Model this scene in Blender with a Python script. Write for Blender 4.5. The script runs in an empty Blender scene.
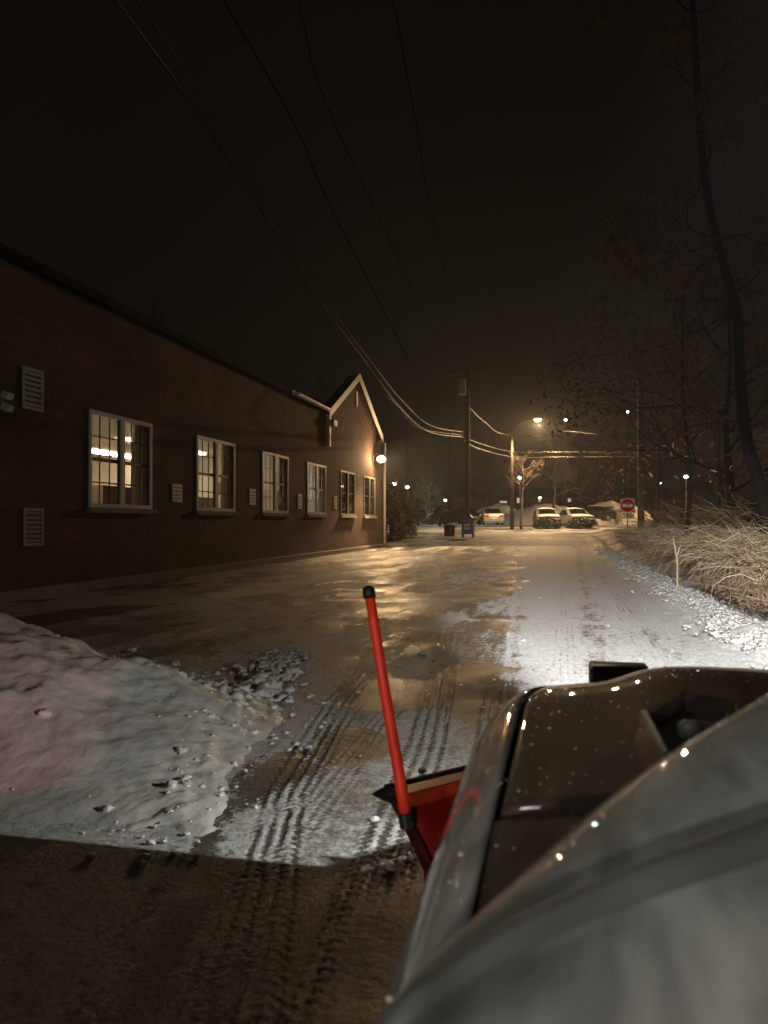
import bpy, bmesh, math, random
import numpy as np
from mathutils import Vector, Matrix, noise

# ------------------------------------------------------------------ camera, world, exposure
sc = bpy.context.scene
H = 1.15
PSI = math.radians(12.53)
F = 769.0
cam_d = bpy.data.cameras.new("camera")
cam = bpy.data.objects.new("camera", cam_d)
sc.collection.objects.link(cam)
cam.location = (0, 0, H)
cam.rotation_euler = (math.radians(90 + 0.745), 0, PSI)
cam_d.sensor_fit = 'VERTICAL'
cam_d.sensor_height = 36
cam_d.lens = 36 * F / 1024
cam_d.clip_start = 0.05
cam_d.clip_end = 2000
cam_d.dof.use_dof = True
cam_d.dof.focus_distance = 9
cam_d.dof.aperture_fstop = 4.5
sc.camera = cam
sc.view_settings.view_transform = 'Standard'
sc.view_settings.look = 'None'
sc.view_settings.exposure = 0
sc.view_settings.gamma = 1
sc.view_settings.use_curve_mapping = False
try:
    sc.cycles.max_bounces = 6
    sc.cycles.volume_bounces = 0
    sc.cycles.sample_clamp_indirect = 3
    sc.cycles.volume_step_rate = 1
except Exception:
    pass

world = bpy.data.worlds.new("World")
sc.world = world
world.use_nodes = True
wn = world.node_tree
wn.nodes.clear()
wo = wn.nodes.new('ShaderNodeOutputWorld')
wb = wn.nodes.new('ShaderNodeBackground')
wtc = wn.nodes.new('ShaderNodeTexCoord')
wsep = wn.nodes.new('ShaderNodeSeparateXYZ')
wramp = wn.nodes.new('ShaderNodeValToRGB')
wnz = wn.nodes.new('ShaderNodeTexNoise')
wnz.inputs['Scale'].default_value = 2.2
wnz.inputs['Detail'].default_value = 4
wmr = wn.nodes.new('ShaderNodeMapRange')
wmr.inputs['To Min'].default_value = 0.5
wmr.inputs['To Max'].default_value = .78
wn.links.new(wtc.outputs['Generated'], wsep.inputs[0])
wn.links.new(wtc.outputs['Generated'], wnz.inputs['Vector'])
wn.links.new(wnz.outputs['Fac'], wmr.inputs['Value'])
wn.links.new(wsep.outputs['Z'], wramp.inputs[0])
e = wramp.color_ramp.elements
e[0].position = 0.0; e[0].color = (0.0085, 0.0062, 0.0034, 1)
e[1].position = 0.75; e[1].color = (0.0042, 0.0032, 0.0018, 1)
m = wramp.color_ramp.elements.new(0.3); m.color = (0.0068, 0.0058, 0.0040, 1)
wn.links.new(wramp.outputs[0], wb.inputs['Color'])
wn.links.new(wmr.outputs[0], wb.inputs['Strength'])
wn.links.new(wb.outputs[0], wo.inputs['Surface'])

SODIUM = (1.0, 0.63, 0.31)
def lamp(name, kind, loc, energy, color, radius=0.05, aim=None, spot=None, blend=0.1, parent=None):
    d = bpy.data.lights.new(name, kind)
    d.energy = energy; d.color = color
    if kind == 'AREA': d.size = radius
    else: d.shadow_soft_size = radius
    if kind == 'SPOT':
        d.spot_size = math.radians(spot); d.spot_blend = blend
    o = bpy.data.objects.new(name, d); sc.collection.objects.link(o)
    o.location = loc
    if aim is not None:
        o.rotation_euler = (Vector(aim) - Vector(loc)).to_track_quat('-Z', 'Y').to_euler()
    return o

# plough-vehicle headlamps: a wide short-range lamp and a long-range beam
PLX, PLY, PLZ = 0.30, 2.46, 0.66
lamp("plough_lamp_wide", 'SPOT', (PLX - .08, PLY + .02, PLZ), 95, (.98, 1.0, .93), .012, (PLX - .08, 12, PLZ), 180, 0.0)
lamp("headlamp_beam", 'SPOT', (PLX + .12, PLY + .02, PLZ + .02), 50, (1.0, .96, .90), .03, (2.3, 20, -1.2), 46, 1.0)
# unseen narrow spot added close behind the camera to brighten marker and blade
lamp("marker_fill_spot", 'SPOT', (-0.6, -3.0, 1.25), 330, (1.0, .9, .8), .06, (0.02, 2.1, .86), 24, .7)
lamp("roof_beam", 'SPOT', (.45, -.2, 2.2), 11000, (1.0, .98, .95), .06, (1.2, 12, -.25), 31, .6)
lamp("bodywork_fill", 'SPOT', (-.45, 0, 2.3), 20, (.95, 1.0, .96), .10, (.42, .85, .8), 48, .8)  # unseen fill added above the camera to brighten the near bodywork
lamp("yard_flood", 'POINT', (-7.0, -12.0, 8.0), 46, (.96, .96, .98), .3)
lamp("red_patch_fill", 'SPOT', (-.30, .55, .62), 48, (1.0, .05, .07), .02, (-2.5, 3.2, .36), 17, .4)  # added red spot that tints the snow heap, not a fitted lamp

# ------------------------------------------------------------------ helpers
def ray(x, y):
    u = (x - 384) / F; v = (522 - y) / F
    return Vector((u * math.cos(PSI) - math.sin(PSI), u * math.sin(PSI) + math.cos(PSI), v))
def at(x, y, z):
    return Vector((0, 0, H)) + ray(x, y) * z
def vfor(p):      # depth of a point
    return -p[0] * math.sin(PSI) + p[1] * math.cos(PSI)

class MB:
    def __init__(s): s.v = []; s.f = []
    def quadbox(s, c, sz, rot=None):
        b = len(s.v)
        for dz in (-.5, .5):
            for dy in (-.5, .5):
                for dx in (-.5, .5):
                    p = Vector((dx * sz[0], dy * sz[1], dz * sz[2]))
                    if rot is not None: p = rot @ p
                    s.v.append(tuple(Vector(c) + p))
        for f in ((0, 2, 3, 1), (4, 5, 7, 6), (0, 1, 5, 4), (2, 6, 7, 3), (0, 4, 6, 2), (1, 3, 7, 5)):
            s.f.append(tuple(b + i for i in f))
        return s
    def box(s, x0, x1, y0, y1, z0, z1):
        return s.quadbox(((x0 + x1) / 2, (y0 + y1) / 2, (z0 + z1) / 2), (abs(x1 - x0), abs(y1 - y0), abs(z1 - z0)))
    def tube(s, pts, rad, n=6, cap=True):
        pts = [Vector(p) for p in pts]
        if not hasattr(rad, '__len__'): rad = [rad] * len(pts)
        b0 = len(s.v); prev = None
        for i, p in enumerate(pts):
            t = (pts[min(i + 1, len(pts) - 1)] - pts[max(i - 1, 0)])
            if t.length < 1e-9: t = Vector((0, 0, 1))
            t.normalize()
            if prev is None:
                a = t.orthogonal().normalized()
            else:
                a = (prev - t * prev.dot(t))
                a = a.normalized() if a.length > 1e-6 else t.orthogonal().normalized()
            prev = a; bb = t.cross(a)
            for k in range(n):
                an = 2 * math.pi * k / n
                s.v.append(tuple(p + (a * math.cos(an) + bb * math.sin(an)) * rad[i]))
        for i in range(len(pts) - 1):
            for k in range(n):
                k2 = (k + 1) % n
                s.f.append((b0 + i * n + k, b0 + i * n + k2, b0 + (i + 1) * n + k2, b0 + (i + 1) * n + k))
        if cap:
            s.f.append(tuple(b0 + k for k in reversed(range(n))))
            s.f.append(tuple(b0 + (len(pts) - 1) * n + k for k in range(n)))
        return s
    def disc(s, c, nrm, r, th, n=24):
        nrm = Vector(nrm).normalized()
        return s.tube([Vector(c) - nrm * th / 2, Vector(c) + nrm * th / 2], r, n)
    def poly(s, pts):
        b = len(s.v); s.v += [tuple(p) for p in pts]; s.f.append(tuple(range(b, b + len(pts)))); return s
    def prism(s, pts, off):
        off = Vector(off); n = len(pts); b = len(s.v)
        s.v += [tuple(Vector(p)) for p in pts] + [tuple(Vector(p) + off) for p in pts]
        s.f.append(tuple(b + i for i in reversed(range(n)))); s.f.append(tuple(b + n + i for i in range(n)))
        for i in range(n):
            j = (i + 1) % n; s.f.append((b + i, b + j, b + n + j, b + n + i))
        return s
    def grid(s, rows):
        b = len(s.v); nc = len(rows[0])
        for r in rows: s.v += [tuple(p) for p in r]
        for i in range(len(rows) - 1):
            for j in range(nc - 1):
                a = b + i * nc + j
                s.f.append((a, a + 1, a + nc + 1, a + nc))
        return s
    def build(s, name, mat, parent=None, smooth=False, bevel=0, fixn=True):
        me = bpy.data.meshes.new(name)
        me.from_pydata(s.v, [], s.f)
        if fixn:
            bm = bmesh.new(); bm.from_mesh(me)
            bmesh.ops.recalc_face_normals(bm, faces=bm.faces)
            bm.to_mesh(me); bm.free()
        if smooth: me.polygons.foreach_set('use_smooth', [True] * len(me.polygons))
        if mat: me.materials.append(mat)
        o = bpy.data.objects.new(name, me); sc.collection.objects.link(o)
        if parent is not None:
            o.parent = parent
            o.matrix_parent_inverse = parent.matrix_world.inverted() if False else Matrix.Translation(-parent.location)
        if bevel:
            mod = o.modifiers.new('bevel', 'BEVEL'); mod.width = bevel; mod.segments = 2; mod.limit_method = 'ANGLE'
            if smooth is False: pass
        return o

def tag(o, label=None, cat=None, group=None, kind=None):
    if label: o['label'] = label
    if cat: o['category'] = cat
    if group: o['group'] = group
    if kind: o['kind'] = kind
    return o
def empty(name, loc, label, cat, group=None):
    o = bpy.data.objects.new(name, None); sc.collection.objects.link(o); o.location = loc
    o.empty_display_size = .2
    return tag(o, label, cat, group)
def copy_tree(o, parent=None):
    c = o.copy(); sc.collection.objects.link(c)
    if parent is not None: c.parent = parent
    for ch in list(o.children): copy_tree(ch, c)
    return c

# ---- materials
def nt(name):
    m = bpy.data.materials.new(name); m.use_nodes = True
    t = m.node_tree; return m, t, t.nodes['Principled BSDF']
def mat(name, col, rough=.6, metal=0, noise_amt=.15, scale=8, bump=0, bscale=40, coat=0, emit=None, estr=0, rv=.1, trans=0, spec=.5):
    m, t, p = nt(name); N = t.nodes; L = t.links
    tc = N.new('ShaderNodeTexCoord')
    nz = N.new('ShaderNodeTexNoise'); nz.inputs['Scale'].default_value = scale; nz.inputs['Detail'].default_value = 6
    L.new(tc.outputs['Object'], nz.inputs['Vector'])
    mr = N.new('ShaderNodeMapRange'); mr.inputs['From Min'].default_value = .3; mr.inputs['From Max'].default_value = .7
    mr.inputs['To Min'].default_value = 1 - noise_amt; mr.inputs['To Max'].default_value = 1 + noise_amt
    L.new(nz.outputs['Fac'], mr.inputs['Value'])
    mx = N.new('ShaderNodeVectorMath'); mx.operation = 'SCALE'; mx.inputs[0].default_value = col[:3]
    L.new(mr.outputs[0], mx.inputs['Scale']); L.new(mx.outputs[0], p.inputs['Base Color'])
    mr2 = N.new('ShaderNodeMapRange'); mr2.inputs['From Min'].default_value = .3; mr2.inputs['From Max'].default_value = .7
    mr2.inputs['To Min'].default_value = max(0.02, rough - rv); mr2.inputs['To Max'].default_value = min(1, rough + rv)
    L.new(nz.outputs['Fac'], mr2.inputs['Value']); L.new(mr2.outputs[0], p.inputs['Roughness'])
    p.inputs['Metallic'].default_value = metal
    p.inputs['Coat Weight'].default_value = coat
    p.inputs['Coat Roughness'].default_value = .04
    p.inputs['Specular IOR Level'].default_value = spec
    p.inputs['Transmission Weight'].default_value = trans
    if emit: p.inputs['Emission Color'].default_value = (*emit, 1); p.inputs['Emission Strength'].default_value = estr
    if bump:
        n2 = N.new('ShaderNodeTexNoise'); n2.inputs['Scale'].default_value = bscale; n2.inputs['Detail'].default_value = 8
        L.new(tc.outputs['Object'], n2.inputs['Vector'])
        b = N.new('ShaderNodeBump'); b.inputs['Strength'].default_value = bump; b.inputs['Distance'].default_value = .02
        L.new(n2.outputs['Fac'], b.inputs['Height']); L.new(b.outputs[0], p.inputs['Normal'])
    return m

def ground_material():
    m, t, p = nt('wet_asphalt_and_snow'); N = t.nodes; L = t.links
    tc = N.new('ShaderNodeTexCoord'); at_ = N.new('ShaderNodeAttribute'); at_.attribute_name = 'snow'
    def nz(scale, det=8, rough=.6, vec=None):
        n = N.new('ShaderNodeTexNoise'); n.inputs['Scale'].default_value = scale; n.inputs['Detail'].default_value = det
        n.inputs['Roughness'].default_value = rough
        L.new(vec if vec is not None else tc.outputs['Object'], n.inputs['Vector']); return n.outputs['Fac']
    def math_(op, a, b):
        n = N.new('ShaderNodeMath'); n.operation = op
        for i, q in enumerate((a, b)):
            if isinstance(q, (int, float)): n.inputs[i].default_value = q
            else: L.new(q, n.inputs[i])
        return n.outputs[0]
    def mr(v, a, b, c, d, smooth=False):
        n = N.new('ShaderNodeMapRange')
        if smooth: n.interpolation_type = 'SMOOTHSTEP'
        L.new(v, n.inputs['Value'])
        for k, q in zip(('From Min', 'From Max', 'To Min', 'To Max'), (a, b, c, d)): n.inputs[k].default_value = q
        return n.outputs[0]
    def mixc(f, a, b):
        n = N.new('ShaderNodeMix'); n.data_type = 'RGBA'; L.new(f, n.inputs[0])
        for i, q in ((6, a), (7, b)):
            if isinstance(q, tuple): n.inputs[i].default_value = (*q, 1)
            else: L.new(q, n.inputs[i])
        return n.outputs[2]
    fine = nz(45, 9, .75); med = nz(6, 8, .65); grit = nz(260, 3, .7)
    mp = N.new('ShaderNodeMapping'); mp.inputs['Scale'].default_value = (7, 1.1, 1); L.new(tc.outputs['Object'], mp.inputs[0])
    streak = nz(1.6, 8, .68, mp.outputs[0]); chunk = nz(15, 6, .72)
    rg = N.new('ShaderNodeAttribute'); rg.attribute_name = 'rubble'; rgf = rg.outputs['Fac']
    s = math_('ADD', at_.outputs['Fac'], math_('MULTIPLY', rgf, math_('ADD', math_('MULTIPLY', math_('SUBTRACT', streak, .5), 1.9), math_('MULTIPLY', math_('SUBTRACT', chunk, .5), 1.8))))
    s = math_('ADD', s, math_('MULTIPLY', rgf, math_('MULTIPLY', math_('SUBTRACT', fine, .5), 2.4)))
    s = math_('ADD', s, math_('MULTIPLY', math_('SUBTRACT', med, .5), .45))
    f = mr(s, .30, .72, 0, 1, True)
    asp = mixc(grit, (.018, .016, .014), (.055, .047, .040))
    asp = mixc(mr(med, .35, .65, 0, 1), asp, (.028, .022, .018))
    snow = mixc(mr(fine, .35, .65, 0, 1), (.34, .34, .33), (.86, .86, .87))
    snow = mixc(mr(chunk, .55, .35, 0, .6), snow, (.36, .35, .33))
    snow = mixc(mr(med, .5, .75, 0, .5), snow, (.36, .33, .29))
    asp = mixc(mr(s, .0, .5, 0, .55, True), asp, (.10, .088, .076))
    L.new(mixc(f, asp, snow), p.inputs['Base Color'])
    ra = mr(nz(1.3, 6, .6), .35, .65, .36, .68)
    ra = math_('ADD', ra, math_('MULTIPLY', math_('SUBTRACT', fine, .5), .2))
    rn = N.new('ShaderNodeMix'); rn.data_type = 'FLOAT'
    L.new(f, rn.inputs[0]); L.new(ra, rn.inputs[2]); rn.inputs[3].default_value = .7
    L.new(rn.outputs[0], p.inputs['Roughness'])
    hh = math_('ADD', math_('MULTIPLY', f, .55), math_('ADD', math_('ADD', math_('MULTIPLY', fine, .8), math_('MULTIPLY', chunk, 1.2)), math_('MULTIPLY', grit, .18)))
    b = N.new('ShaderNodeBump'); b.inputs['Strength'].default_value = 1; b.inputs['Distance'].default_value = .022
    L.new(hh, b.inputs['Height']); L.new(b.outputs[0], p.inputs['Normal'])
    return m

def brick_material():
    m, t, p = nt('dark_brick'); N = t.nodes; L = t.links
    tc = N.new('ShaderNodeTexCoord'); sp = N.new('ShaderNodeSeparateXYZ'); cb = N.new('ShaderNodeCombineXYZ')
    L.new(tc.outputs['Object'], sp.inputs[0])
    ad = N.new('ShaderNodeMath'); ad.operation = 'ADD'; L.new(sp.outputs['X'], ad.inputs[0]); L.new(sp.outputs['Y'], ad.inputs[1])
    L.new(ad.outputs[0], cb.inputs['X']); L.new(sp.outputs['Z'], cb.inputs['Y'])
    br = N.new('ShaderNodeTexBrick'); L.new(cb.outputs[0], br.inputs['Vector'])
    br.inputs['Scale'].default_value = 1; br.inputs['Brick Width'].default_value = .22; br.inputs['Row Height'].default_value = .075
    br.inputs['Mortar Size'].default_value = .008; br.inputs['Mortar Smooth'].default_value = .4
    br.inputs['Color1'].default_value = (.135, .062, .035, 1); br.inputs['Color2'].default_value = (.085, .038, .025, 1)
    br.inputs['Mortar'].default_value = (.10, .08, .06, 1)
    nz = N.new('ShaderNodeTexNoise'); nz.inputs['Scale'].default_value = .7; nz.inputs['Detail'].default_value = 8
    L.new(tc.outputs['Object'], nz.inputs['Vector'])
    mr = N.new('ShaderNodeMapRange'); mr.inputs['From Min'].default_value = .3; mr.inputs['From Max'].default_value = .7
    mr.inputs['To Min'].default_value = .5; mr.inputs['To Max'].default_value = 1.45; L.new(nz.outputs['Fac'], mr.inputs['Value'])
    sc_ = N.new('ShaderNodeVectorMath'); sc_.operation = 'SCALE'; L.new(br.outputs['Color'], sc_.inputs[0]); L.new(mr.outputs[0], sc_.inputs['Scale'])
    L.new(sc_.outputs[0], p.inputs['Base Color']); p.inputs['Roughness'].default_value = .85
    b = N.new('ShaderNodeBump'); b.inputs['Strength'].default_value = .5; b.inputs['Distance'].default_value = .008; b.invert = True
    L.new(br.outputs['Fac'], b.inputs['Height']); L.new(b.outputs[0], p.inputs['Normal'])
    return m

M = {}
M['ground'] = ground_material()
M['brick'] = brick_material()
M['snow'] = mat('clean_snow', (.60, .57, .54), .6, noise_amt=.16, scale=2.2, bump=.28, bscale=30)
M['gritty'] = mat('gritty_broken_snow', (.37, .36, .345), .7, noise_amt=.35, scale=25, bump=.8, bscale=80)
M['clod'] = mat('crusted_snow', (.72, .70, .68), .55, noise_amt=.2, scale=30, bump=.6, bscale=90)
M['white'] = mat('white_painted_trim', (.72, .70, .66), .5, noise_amt=.08)
M['vent'] = mat('grey_painted_louvre', (.36, .36, .33), .5, noise_amt=.1)
M['roof'] = mat('dark_roofing', (.014, .013, .012), .9, noise_amt=.2, scale=20, spec=.2)
M['concrete'] = mat('stained_concrete', (.30, .27, .23), .85, noise_amt=.25, scale=6, bump=.4)
M['wood'] = mat('weathered_pole_wood', (.13, .095, .065), .85, noise_amt=.3, scale=12, bump=.5)
M['galv'] = mat('galvanised_metal', (.22, .21, .19), .55, .3, noise_amt=.15)
M['pale'] = mat('pale_grey_enamel', (.6, .58, .52), .6)
M['cable'] = mat('dark_cable_jacket', (.008, .007, .006), 1, spec=0)
M['bright_cable'] = mat('worn_cable_jacket', (.035, .03, .025), .5, spec=.35)
M['bark'] = mat('dark_bark', (.014, .011, .009), .95, spec=.05, noise_amt=.4, scale=14, bump=.6, bscale=30)
M['twig'] = mat('pale_twig_bark', (.13, .10, .07), .85, noise_amt=.35, scale=10)
M['rust_leaf'] = mat('rusty_oak_leaf', (.28, .095, .028), .8, noise_amt=.6, scale=3)
M['straw'] = mat('dry_straw_stem', (.42, .34, .21), .75, noise_amt=.45, scale=4)
M['brown_stem'] = mat('brown_dead_stem', (.17, .115, .07), .8, noise_amt=.45, scale=5)
M['litter'] = mat('dead_leaf_litter', (.14, .085, .05), .85, noise_amt=.6, scale=6)
M['needle'] = mat('evergreen_needles', (.045, .07, .035), .8, noise_amt=.4, scale=4)
M['room'] = mat('cream_room_wall', (.52, .44, .32), .8, noise_amt=.06)
M['room2'] = mat('brown_furniture', (.16, .11, .07), .7, noise_amt=.3, scale=3)
M['paper'] = mat('pale_paper', (.8, .72, .6), .8)
M['tube'] = mat('lit_ceiling_lamp', (.9, .9, .85), .5, emit=(1, .88, .70), estr=26)
M['tubew'] = mat('lit_cool_ceiling_lamp', (.9, .9, .85), .5, emit=(.9, .96, 1), estr=170)
M['bulb'] = mat('glowing_sodium_bulb', (1, .8, .5), .5, emit=(1, .66, .30), estr=14)
M['bulbw'] = mat('glowing_white_bulb', (1, 1, 1), .5, emit=(1, .93, .78), estr=22)
M['blue'] = mat('dark_blue_paint', (.03, .05, .30), .4, noise_amt=.12)
M['black'] = mat('black_rubber', (.015, .014, .013), .55)
M['dgrey'] = mat('dark_grey_plastic', (.05, .048, .045), .5)
M['yellow'] = mat('yellow_reflective_plastic', (.85, .70, .05), .4)
M['red'] = mat('red_reflective_sign_sheet', (.50, .008, .012), .9, spec=.1, noise_amt=.05)
M['signw'] = mat('white_reflective_sign_sheet', (.70, .68, .65), .8, spec=.2, noise_amt=.04)
M['plough_red'] = mat('wet_red_powder_coat', (.22, .010, .008), .3, noise_amt=.25, scale=14, coat=.4, bump=.08, bscale=60)
M['plough_dark'] = mat('grimy_dark_red_steel', (.07, .008, .007), .5, noise_amt=.4, scale=20)
M['flange'] = mat('orange_lit_red_steel', (.40, .04, .010), .35, noise_amt=.45, scale=18, coat=.3)  # warm lamplight on the red flange put into its colour
M['marker'] = mat('fluorescent_orange_marker', (.98, .05, .015), .5, noise_amt=.2)
M['ylines'] = mat('worn_yellow_line_paint', (.42, .28, .07), .6, noise_amt=.4, scale=14)
M['amber'] = mat('lit_red_tail_lens', (.5, .02, .02), .3, emit=(1, .06, .03), estr=1.5)

def body_material(name, base, rough, wet):
    m, t, p = nt(name); N = t.nodes; L = t.links
    tc = N.new('ShaderNodeTexCoord')
    n1 = N.new('ShaderNodeTexNoise'); n1.inputs['Scale'].default_value = 3.2; n1.inputs['Detail'].default_value = 5
    L.new(tc.outputs['Object'], n1.inputs['Vector'])
    r = N.new('ShaderNodeMapRange'); r.inputs['From Min'].default_value = .35; r.inputs['From Max'].default_value = .65
    r.inputs['To Min'].default_value = rough * .4; r.inputs['To Max'].default_value = rough * 1.5
    L.new(n1.outputs['Fac'], r.inputs['Value']); p.inputs['Roughness'].default_value = .75; p.inputs['Specular IOR Level'].default_value = .15
    fl = N.new('ShaderNodeTexNoise'); fl.inputs['Scale'].default_value = 700; fl.inputs['Detail'].default_value = 2
    L.new(tc.outputs['Object'], fl.inputs['Vector'])
    mx = N.new('ShaderNodeVectorMath'); mx.operation = 'SCALE'; mx.inputs[0].default_value = base
    r2 = N.new('ShaderNodeMapRange'); r2.inputs['To Min'].default_value = .75; r2.inputs['To Max'].default_value = 1.3
    n5 = N.new('ShaderNodeTexNoise'); n5.inputs['Scale'].default_value = 9; n5.inputs['Detail'].default_value = 6; n5.inputs['Distortion'].default_value = 1.2
    mp5 = N.new('ShaderNodeMapping'); mp5.inputs['Scale'].default_value = (1, .35, 1); L.new(tc.outputs['Object'], mp5.inputs[0]); L.new(mp5.outputs[0], n5.inputs['Vector'])
    r5 = N.new('ShaderNodeMapRange'); r5.inputs['From Min'].default_value = .35; r5.inputs['From Max'].default_value = .65; r5.inputs['To Min'].default_value = .55; r5.inputs['To Max'].default_value = 1.4  # colour streaks imitate dark reflections as well as smears
    L.new(n5.outputs['Fac'], r5.inputs['Value']); L.new(fl.outputs['Fac'], r2.inputs['Value'])
    mm = N.new('ShaderNodeMath'); mm.operation = 'MULTIPLY'; L.new(r2.outputs[0], mm.inputs[0]); L.new(r5.outputs[0], mm.inputs[1]); L.new(mm.outputs[0], mx.inputs['Scale']); L.new(mx.outputs[0], p.inputs['Base Color'])
    p.inputs['Metallic'].default_value = 0; p.inputs['Coat Weight'].default_value = .85; p.inputs['Coat Roughness'].default_value = .012
    b = N.new('ShaderNodeBump'); b.inputs['Strength'].default_value = wet; b.inputs['Distance'].default_value = .01
    L.new(n1.outputs['Fac'], b.inputs['Height']); L.new(b.outputs[0], p.inputs['Normal']); L.new(b.outputs[0], p.inputs['Coat Normal'])
    return m
M['silver'] = body_material('wet_silver_metallic_paint', (.26, .255, .245), .40, .15)
M['seal'] = mat('weathered_rubber_seal', (.075, .08, .075), .6)
M['shoulder'] = body_material('damp_silver_metallic_paint', (.25, .25, .235), .30, .25)
M['hoodpaint'] = body_material('wet_dark_bronze_paint', (.060, .040, .031), .5, .12)
def glass_material(name):
    m, t, p = nt(name); N = t.nodes; L = t.links
    t.nodes.remove(p)
    out = N['Material Output']
    a = N.new('ShaderNodeBsdfTransparent'); a.inputs[0].default_value = (.86, .87, .84, 1)
    g = N.new('ShaderNodeBsdfGlossy'); g.inputs['Roughness'].default_value = .03
    fr = N.new('ShaderNodeFresnel'); fr.inputs[0].default_value = 1.5
    nz = N.new('ShaderNodeTexNoise'); nz.inputs['Scale'].default_value = 4
    b = N.new('ShaderNodeBump'); b.inputs['Strength'].default_value = .04
    L.new(nz.outputs['Fac'], b.inputs['Height']); L.new(b.outputs[0], g.inputs['Normal'])
    mx = N.new('ShaderNodeMixShader'); L.new(fr.outputs[0], mx.inputs[0]); L.new(a.outputs[0], mx.inputs[1]); L.new(g.outputs[0], mx.inputs[2])
    L.new(mx.outputs[0], out.inputs['Surface'])
    return m
M['glass'] = glass_material('window_glass')
M['shade'] = mat('cream_cloth_blind', (.66, .56, .40), .9, noise_amt=.1, trans=0)
_p = M['shade'].node_tree.nodes['Principled BSDF']; _p.inputs['Subsurface Weight'].default_value = 0
def blind_material():
    m, t, p = nt('translucent_blind'); N = t.nodes; L = t.links; out = N['Material Output']
    tr = N.new('ShaderNodeBsdfTranslucent'); tr.inputs[0].default_value = (.8, .74, .62, 1)
    p.inputs['Base Color'].default_value = (.55, .47, .36, 1); p.inputs['Roughness'].default_value = .9
    tp = N.new('ShaderNodeBsdfTransparent'); tp.inputs[0].default_value = (.92, .9, .82, 1)
    a = N.new('ShaderNodeMixShader'); a.inputs[0].default_value = .6; L.new(p.outputs[0], a.inputs[1]); L.new(tr.outputs[0], a.inputs[2])
    b = N.new('ShaderNodeMixShader'); b.inputs[0].default_value = .22; L.new(a.outputs[0], b.inputs[1]); L.new(tp.outputs[0], b.inputs[2])
    L.new(b.outputs[0], out.inputs['Surface']); return m
M['blind'] = blind_material()
M['carglass'] = mat('dark_car_glass', (.01, .01, .012), .12)
M['drop'] = mat('water_drop', (.62, .53, .40), .2, 0.0, noise_amt=0, rv=0, spec=1)  # pale base colour stands in for lamp glints in the drops

# ------------------------------------------------------------------ noise (numpy)
rs = np.random.RandomState(7)
_P = rs.rand(256, 256)
def vn(x, y):
    xi = np.floor(x).astype(int); yi = np.floor(y).astype(int); fx = x - xi; fy = y - yi
    fx = fx * fx * (3 - 2 * fx); fy = fy * fy * (3 - 2 * fy)
    a = _P[xi & 255, yi & 255]; b = _P[(xi + 1) & 255, yi & 255]; c = _P[xi & 255, (yi + 1) & 255]; d = _P[(xi + 1) & 255, (yi + 1) & 255]
    return (a * (1 - fx) + b * fx) * (1 - fy) + (c * (1 - fx) + d * fx) * fy
def fbm(x, y, o=5, g=.5):
    s = 0; a = 1; t = 0
    for i in range(o):
        s = s + a * vn(x + 17.3 * i, y + 9.1 * i); t += a; a *= g; x = x * 2.03; y = y * 2.03
    return s / t
def ss(a, b, x):
    t = np.clip((x - a) / (b - a), 0, 1); return t * t * (3 - 2 * t)
GY = [-200, 30, 42, 64, 84, 110, 400]; GH = [0, 0, .20, .66, .88, .98, .98]
def gz(Y): return float(np.interp(Y, GY, GH))
def bump1(v, c, w): return np.exp(-((v - c) / w) ** 2)

# ------------------------------------------------------------------ ground
def axis_join(parts):
    out = []
    for a, b, n in parts: out += list(np.linspace(a, b, n, endpoint=False))
    return out
xs = axis_join([(-400, -60, 8), (-60, -12, 50), (-12, -4.5, 110), (-4.5, -2.1, 90), (-2.1, 1.95, 350), (1.95, 4, 60), (4, 14, 80), (14, 60, 45), (60, 400, 8)]) + [400]
ys = axis_join([(-60, -2, 14), (-2, 1.2, 30)]) + list(np.geomspace(1.2, 12, 540, endpoint=False)) + list(np.geomspace(12, 170, 190, endpoint=False)) + [170, 230, 320, 450]
X, Y = np.meshgrid(np.array(xs), np.array(ys))
Z = np.interp(Y, GY, GH)
n1 = fbm(X * .45, Y * .18, 5); n2 = fbm(X * 1.6 + 5, Y * 1.1 + 3, 6, .6); n3 = fbm(X * 9, Y * 9, 4, .6); n4 = .55 * fbm(X * .9 + 40, Y * .30 + 11, 6, .62) + .45 * fbm(X * 2.6 + 7, Y * .45 + 1, 5, .6)
# snow cover: thin dusting on the lot
S = -.04 + .95 * ss(.42, .60, n4) * .80 + .35 * (n3 - .5)
S += .85 * ss(.42, .60, n2) * ss(-2.4, -4.4, X) * ss(7, 9.5, Y) * ss(22, 14, Y)
S += .30 * ss(26, 40, Y) * ss(.35, .6, n1)
# faint long wheel streaks along the lot
for xc, sl in ((-2.6, -.03), (-3.6, -.04), (-1.9, -.02), (-4.6, -.05), (-1.2, -.01)):
    S += .25 * bump1(X, xc + sl * Y + .25 * (n1 - .5), .10) * ss(5, 8, Y) * ss(.4, .6, n2)
# right-hand snow covered strip
xl = np.interp(Y, [0, 5.6, 10, 23, 40], [-.32, -.36, -.52, -1.05, -1.8])
lane = ss(-.12, .26, X - xl + .55 * (n2 - .5) + .25 * (n3 - .5)) * ss(3.9, 5.0, Y)
rut = bump1(X, .22 + .02 * Y, .16) * .28 + bump1(X, 1.0, .12) * .2
S = S * (1 - lane) + lane * (.92 - rut + .5 * (n2 - .5) + .25 * (n3 - .5)) * ss(60, 30, Y)
S = np.where(lane > .5, S, S)
# cross windrow
S += .75 * bump1(Y, 9.1 + .25 * (n1 - .5), .13) * ss(-1.9, -1.3, X) * ss(1.7, 1.2, X)
S += .5 * bump1(X, xl + .0, .035) * ss(4.5, 6, Y) * ss(40, 12, Y)
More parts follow.
